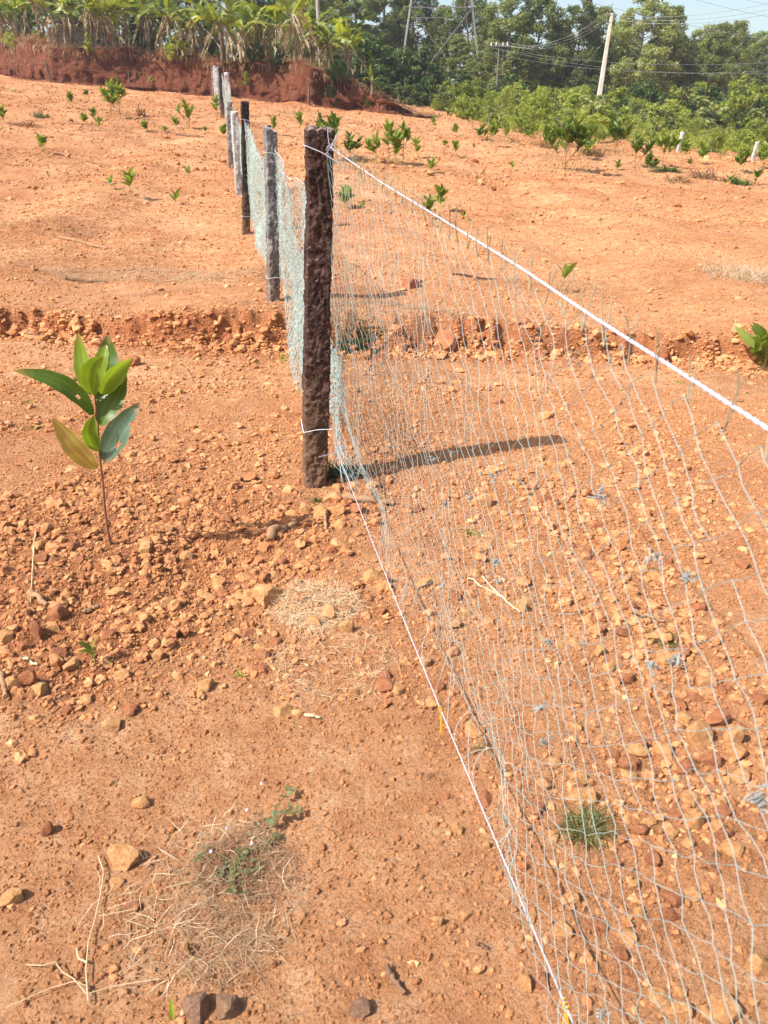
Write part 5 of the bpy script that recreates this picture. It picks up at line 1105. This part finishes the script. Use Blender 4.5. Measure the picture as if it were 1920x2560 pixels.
BN = [(-20, 1.0, 2.2, 'banana plant cut by the left picture edge'), (27, .8, 1.9, 'banana plant with dry hanging leaves at the far left'), (68, 1.2, 2.0, 'banana plant with spread drooping leaves second from the left edge'), (118, 2.2, 2.6, 'tall banana plant in front of the dark gap at left'),
 (158, 1.0, 1.9, 'banana plant with white hanging leaves left of the grey wall'), (196, 2.4, 2.3, 'banana plant right before the grey wall'), (246, 1.4, 2.2, 'banana plant right of the grey wall'), (282, 1.0, 1.7, 'banana plant with yellow hanging leaf right of the wall'), (330, 1.8, 2.4, 'banana plant with a stub trunk in the middle of the row'),
 (385, 2.0, 2.5, 'tall banana plant left of the arching one'), (443, .9, 1.7, 'banana plant with long arching leaves above the bank bush'), (500, 1.0, 1.9, 'banana plant with brown skirt above the far posts'), (562, 1.4, 2.2, 'banana plant with yellow feathered leaves right of the far posts'), (610, 1.0, 1.6, 'banana plant with bright leaf left of the near post line'),
 (655, 1.6, 2.2, 'banana plant above the second stone post'), (700, 1.0, 1.8, 'banana plant with broad upright leaves above the near post'), (742, 1.6, 2.3, 'banana plant with rusty trunk above the near post'), (782, 1.4, 1.9, 'banana plant beside the pale palm trunk'), (828, 1.2, 1.7, 'banana plant with dark leaves right of the palm trunk'), (868, 1.4, 1.7, 'banana plant with tall pointed leaves at the plot end')]
for k, (px, bk, hs, lb) in enumerate(BN): banana(bank_top(px, bk), hs * .8, lb, 8 + k % 3, 10 + (k * 7) % 5, 'front row of banana plants', seed=600 + k)
banana(bank_top(930, .3), .5, 'young banana plant bending over the bank edge', 5, 1, 'front row of banana plants', ls=1.0, seed=640)
for k in range(20):
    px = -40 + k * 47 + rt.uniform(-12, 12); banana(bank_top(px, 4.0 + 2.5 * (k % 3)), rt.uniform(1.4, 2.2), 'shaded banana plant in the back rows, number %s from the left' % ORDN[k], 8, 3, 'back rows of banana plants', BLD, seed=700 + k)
# pale palm trunk
x, y, z = bank_top(806, 5.0); root = empty('palm_tree', (x, y, z)); tag(root, 'tall palm with pale slender trunk between banana plants', 'palm tree'); mb = MB(); e = np.linspace(0, 1, 40); mb.tube(np.stack([-.1 * np.sin(e * 2), 0 * e, e * 7 - .2], -1), (np.linspace(.13, .09, 40)) * (1 + .05 * (np.arange(40) % 2)), 8); link('trunk', mb.mesh('trunk', M['bark_pale'], True), root)
for k in range(12): link('frond', BLD[k % 3], root, (-.08, 0, 6.75), (rt.uniform(.1, 1.0), 0, k * .55), 2.4)
# shed behind the bananas
x, y, z = bank_top(203, 4.2); root = empty('shed', (x, y, z)); tag(root, 'low grey block shed glimpsed between the banana plants', 'shed')
for r_ in range(6):
    for c_ in range(7):
        mb = MB(); mb.box((0, 0, 0), (.385, .2, .185)); 
        if r_ == 0 and c_ == 0: BK = mb.mesh('block', M['block'])
        link('block', BK, root, (-1.35 + .4 * c_ + (.2 if r_ % 2 else 0), .005 * ((r_ * 5 + c_ * 3) % 3), .1 + .2 * r_))
mb = MB(); xs_ = np.linspace(-1.9, 1.8, 75); v = []
for yy, zz_ in ((-.7, 1.42), (2.2, 1.75)): v += [(a, yy, zz_ + .035 * math.sin(a * 38)) for a in xs_]
for yy, zz_ in ((-.7, 1.38), (2.2, 1.71)): v += [(a, yy, zz_ + .035 * math.sin(a * 38)) for a in xs_]
q = [[k, k + 1, 75 + k + 1, 75 + k] for k in range(74)] + [[150 + k, 225 + k, 226 + k, 151 + k] for k in range(74)] + [[k, 150 + k, 151 + k, k + 1] for k in range(74)]
mb.add(np.array(v), q); link('roof', mb.mesh('roof', M['roof']), root)
mb = MB(); mb.box((0, 1.3, .6), (2.7, 2.2, 1.25)); link('inner_wall', mb.mesh('inner_wall', M['block']), root)

# ------------------------------------------------------------------ barbed wire fence, poles, pylon, lines
BW = [(-95, 196, 143, 'wooden barbed wire post beyond the left picture edge'), (130, 207, 152, 'dark wooden barbed wire post at the left'), (331, 223, 173, 'dark wooden barbed wire post before the bank, second from left'), (775, 265, 215, 'thin wooden post before the bank above the near stone post'), (995, 285, 240, 'thin wooden post at the end of the bank')]
bt = []
for k, (px, yb, yt, lb) in enumerate(BW):
    x, y, z = G(px, yb); y -= .25; z = float(ht(x, y)); h = zat(yt, y) - z; root = empty('wooden_post', (x, y, z)); tag(root, lb, 'wooden post', 'wooden posts along the bank'); mb = MB(); e = np.linspace(0, 1, 10); mb.tube(np.stack([.03 * np.sin(e * 4 + k), .02 * np.cos(e * 3), -.2 + (h + .2) * e], -1), .055 - .012 * e, 7)
    v = mb.v[0][-7:]; mb.add(v, None, [[0, a, a + 1] for a in range(1, 6)]); link('pole', mb.mesh('pole', M['wood_post'], True), root); bt.append(np.array([x, y, z, h]))
fx = XD(533, 47); bt.insert(3, np.array([fx[0], fx[1], fx[2], 1.2]))
for k in range(3):
    for fz, nm in ((.93, 'upper'), (.12, 'lower')):
        A_, B_ = bt[k], bt[k + 1]; e = np.linspace(0, 1, 30); c = np.stack([A_[0] + (B_[0] - A_[0]) * e, A_[1] + (B_[1] - A_[1]) * e - .06, A_[2] + A_[3] * fz + (B_[2] + B_[3] * fz - A_[2] - A_[3] * fz) * e - .18 * 4 * e * (1 - e) * (fz > .5)], -1); w = c[0].copy(); root = empty('barbed_wire', tuple(w))
        tag(root, '%s rusty barbed wire %s' % (nm, ('left of the first dark wooden post', 'between the two dark wooden posts at left', 'from the second dark wooden post to the stone fence')[k]), 'barbed wire', 'strands of the barbed wire fence'); mb = MB(); mb.tube(c - w, .007, 4)
        for b_ in np.arange(.02, 1, .04):
            p = np.array([np.interp(b_, e, c[:, j]) for j in range(3)]) - w; mb.tube(np.array([p - [.03, 0, .03], p + [.03, 0, .03]]), .005, 3)
        link('wire', mb.mesh('wire', M['drybrush']), root)
for px, yb, yt, lb in ((1694, 382, 330, 'left white stub post leaning at the edge of the scrub'), (1880, 402, 354, 'right white stub post at the edge of the scrub')):
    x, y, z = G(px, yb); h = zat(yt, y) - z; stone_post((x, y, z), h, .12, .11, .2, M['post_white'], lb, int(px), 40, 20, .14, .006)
# concrete pole
x, y, z = G(1487, 314); zt_ = zat(33, y); tpv = WP(1530, 33, y) - Vector((x, y, z)); root = empty('utility_pole', (x, y, z)); tag(root, 'tall leaning concrete utility pole in front of the trees', 'utility pole')
mb = MB(); n = 12; v = []
for e in np.linspace(-.06, 1, n):
    c = tpv * e; a, b = .17 - .085 * e, .11 - .04 * e; v += [(c.x + sx * a, c.y + sy * b, c.z) for sx, sy in ((-1, -.8), (-.8, -1), (.8, -1), (1, -.8), (1, .8), (.8, 1), (-.8, 1), (-1, .8))]
q = [[8 * k + j, 8 * k + (j + 1) % 8, 8 * k + 8 + (j + 1) % 8, 8 * k + 8 + j] for k in range(n - 1) for j in range(8)]; mb.add(np.array(v), q, [[8 * n - 8, 8 * n - 8 + k, 8 * n - 7 + k] for k in range(1, 7)]); link('shaft', mb.mesh('shaft', M['concrete']), root)
for k, dz in enumerate((-.1, -.32, -.5)):
    mb = MB(); c = tpv + Vector((-.2 if k != 1 else .2, -.05, dz)); mb.box(c, (.3, .06, .06)); mb.tube(np.array([c + Vector((-.1, 0, .02)), c + Vector((-.1, 0, .16))]), [.05, .035], 7); link('insulator', mb.mesh('insulator', M['steel']), root)
mb = MB(); mb.tube(np.array([tpv + Vector((-.15, 0, -.2)), tpv + Vector((-.05, 0, .5))]), .03, 5); link('spike', mb.mesh('spike', M['steel']), root)
PT = Vector((x, y, z)) + tpv
# thin pole
x2, y2, z2 = XD(1238, 72); tt = WP(1248, 108, 72) - Vector((x2, y2, z2)); root = empty('utility_pole', (x2, y2, z2)); tag(root, 'thin dark utility pole with cross arm behind the scrub', 'utility pole'); mb = MB(); mb.tube(np.array([[0, 0, -.3], tt[:]]), [.09, .06], 8); link('shaft', mb.mesh('shaft', M['steel'], True), root)
mb = MB(); mb.box(tt + Vector((0, -.08, -.2)), (1.5, .08, .09)); link('cross_arm', mb.mesh('cross_arm', M['steel']), root)
for a in (-.65, -.25, .3, .65): mb = MB(); mb.tube(np.array([tt + Vector((a, -.08, -.16)), tt + Vector((a, -.08, .06))]), [.045, .03], 6); link('insulator', mb.mesh('insulator', M['white']), root)
P2 = Vector((x2, y2, z2)) + tt
def line(a, b, sag, label, mat, r=.009, n=30):
    a, b = np.array(a[:]), np.array(b[:]); e = np.linspace(0, 1, n)[:, None]; c = a + e * (b - a); c[:, 2] -= sag * 4 * (e * (1 - e))[:, 0]; root = empty('power_line', tuple(a)); tag(root, label, 'power line', 'overhead lines'); mb = MB(); mb.tube(c - a, r, 5); link('cable', mb.mesh('cable', mat, True), root)
for k, (a, dz, dk) in enumerate(((-.65, 0, -.1), (-.25, .02, -.32), (.3, 0, -.5), (.65, .05, .1))):
    line(P2 + Vector((a, -.08, .05 + dz)), PT + Vector((-.3, -.05, dk)), .9, ('uppermost', 'second', 'third', 'lowest')[(3, 1, 2, 0).index(k)] + ' cable from the thin pole to the concrete pole', M['cable'])
line(PT + Vector((.1, 0, -.1)), WP(1990, -6, 40), .35, 'upper pale cable running right from the concrete pole top', M['cable'], .010)
line(PT + Vector((.2, 0, -.32)), WP(1990, 22, 40), .4, 'lower pale cable running right from the concrete pole top', M['cable'], .010)
line(PT + Vector((.25, 0, -.2)), WP(1990, 10, 40), .38, 'middle pale cable running right from the concrete pole top', M['cable'], .010)
line(WP(1400, -14, 70), WP(1990, 112, 66), .2, 'dark transmission line descending across the sky to the right', M['cable_dark'], .013)
line(WP(1700, -12, 66), WP(1990, 55, 62), .1, 'transmission line across the upper right corner', M['cable_dark'], .013)
line(WP(1810, -16, 66), WP(1990, 22, 62), .1, 'short transmission line at the extreme upper right corner', M['cable_dark'], .013)
line(WP(1100, 92, 73), WP(1990, 152, 60), .9, 'upper dark cable crossing in front of the tree line', M['cable_dark'], .009)
line(WP(1100, 104, 73), WP(1990, 172, 60), 1.0, 'middle dark cable crossing in front of the tree line', M['cable_dark'], .009)
line(WP(1240, 122, 73), WP(1990, 180, 60), .7, 'lowest dark cable crossing in front of the tree line', M['cable_dark'], .009)
# pylon
D = 78.0; gz = float(ht(5, D, False)); root = empty('pylon', (XD(1100, D)[0], D, gz)); tag(root, 'steel lattice pylon standing in front of the trees', 'pylon'); O1 = Vector(root.location)
lx0 = XD(988, D)[0] - O1.x; rx0 = XD(1207, D)[0] - O1.x; topz = 23.0; cx = (lx0 + rx0) / 2; half = (rx0 - lx0) / 2
def corner(i_, z_): hh_ = half * (1 - .90 * z_ / topz); sx, sy = ((-1, -1), (1, -1), (1, 1), (-1, 1))[i_]; return np.array([cx + sx * hh_, sy * hh_ + half, z_])
for k in range(4):
    mb = MB(); a, b = corner(k, -.5), corner(k, topz); d = .16; 
    for o_ in (np.array([d / 2, 0, 0]), np.array([0, d / 2, 0])): mb.tube(np.array([a + o_, b + o_]), .042, 4)
    link('leg', mb.mesh('leg', M['steel']), root)
lv = [0, 8.0, 13, 16.5, 19, 21.2, 23]
for f in range(4):
    for l_ in range(6):
        a0, a1, b0, b1 = corner(f, lv[l_]), corner(f, lv[l_ + 1]), corner((f + 1) % 4, lv[l_]), corner((f + 1) % 4, lv[l_ + 1]); mb = MB(); mb.tube(np.array([a0, b1]), .032, 4); mb.tube(np.array([b0, a1]), .032, 4)
        if l_ == 0:
            X_ = (a0 + b1 + b0 + a1) / 4
            for p_, leg0, leg1 in ((a0, a0, a1), (b0, b0, b1)):
                for g in (.3, .55, .8):
                    m1 = p_ + (b1 - a0 if p_ is a0 else a1 - b0) * g * .5; m2 = leg0 + (leg1 - leg0) * g * .62; mb.tube(np.array([m1, m2]), .032, 4); m3 = leg0 + (leg1 - leg0) * (g * .62 + .12); mb.tube(np.array([m1, m3]), .03, 4)
        mb.tube(np.array([a1, b1]), .045, 4); link('brace', mb.mesh('brace', M['steel']), root)

# ------------------------------------------------------------------ thin air haze
m = bpy.data.materials.new('haze'); m.use_nodes = True; m.cycles.homogeneous_volume = True; t_ = m.node_tree; t_.nodes.remove(t_.nodes['Principled BSDF']); pv = t_.nodes.new('ShaderNodeVolumePrincipled')
pv.inputs['Color'].default_value = (0.90, 0.93, 1.0, 1); pv.inputs['Density'].default_value = 0.0006; pv.inputs['Anisotropy'].default_value = 0.3; t_.links.new(pv.outputs[0], t_.nodes['Material Output'].inputs['Volume'])
gz_ = Z.min() - 1; mb = MB(); mb.box((0, 300, (gz_ + 45) / 2), (1500, 1500, 45 - gz_)); hz_ = link('haze', mb.mesh('haze', m)); tag(hz_, 'thin dry season haze', None, None, 'stuff')
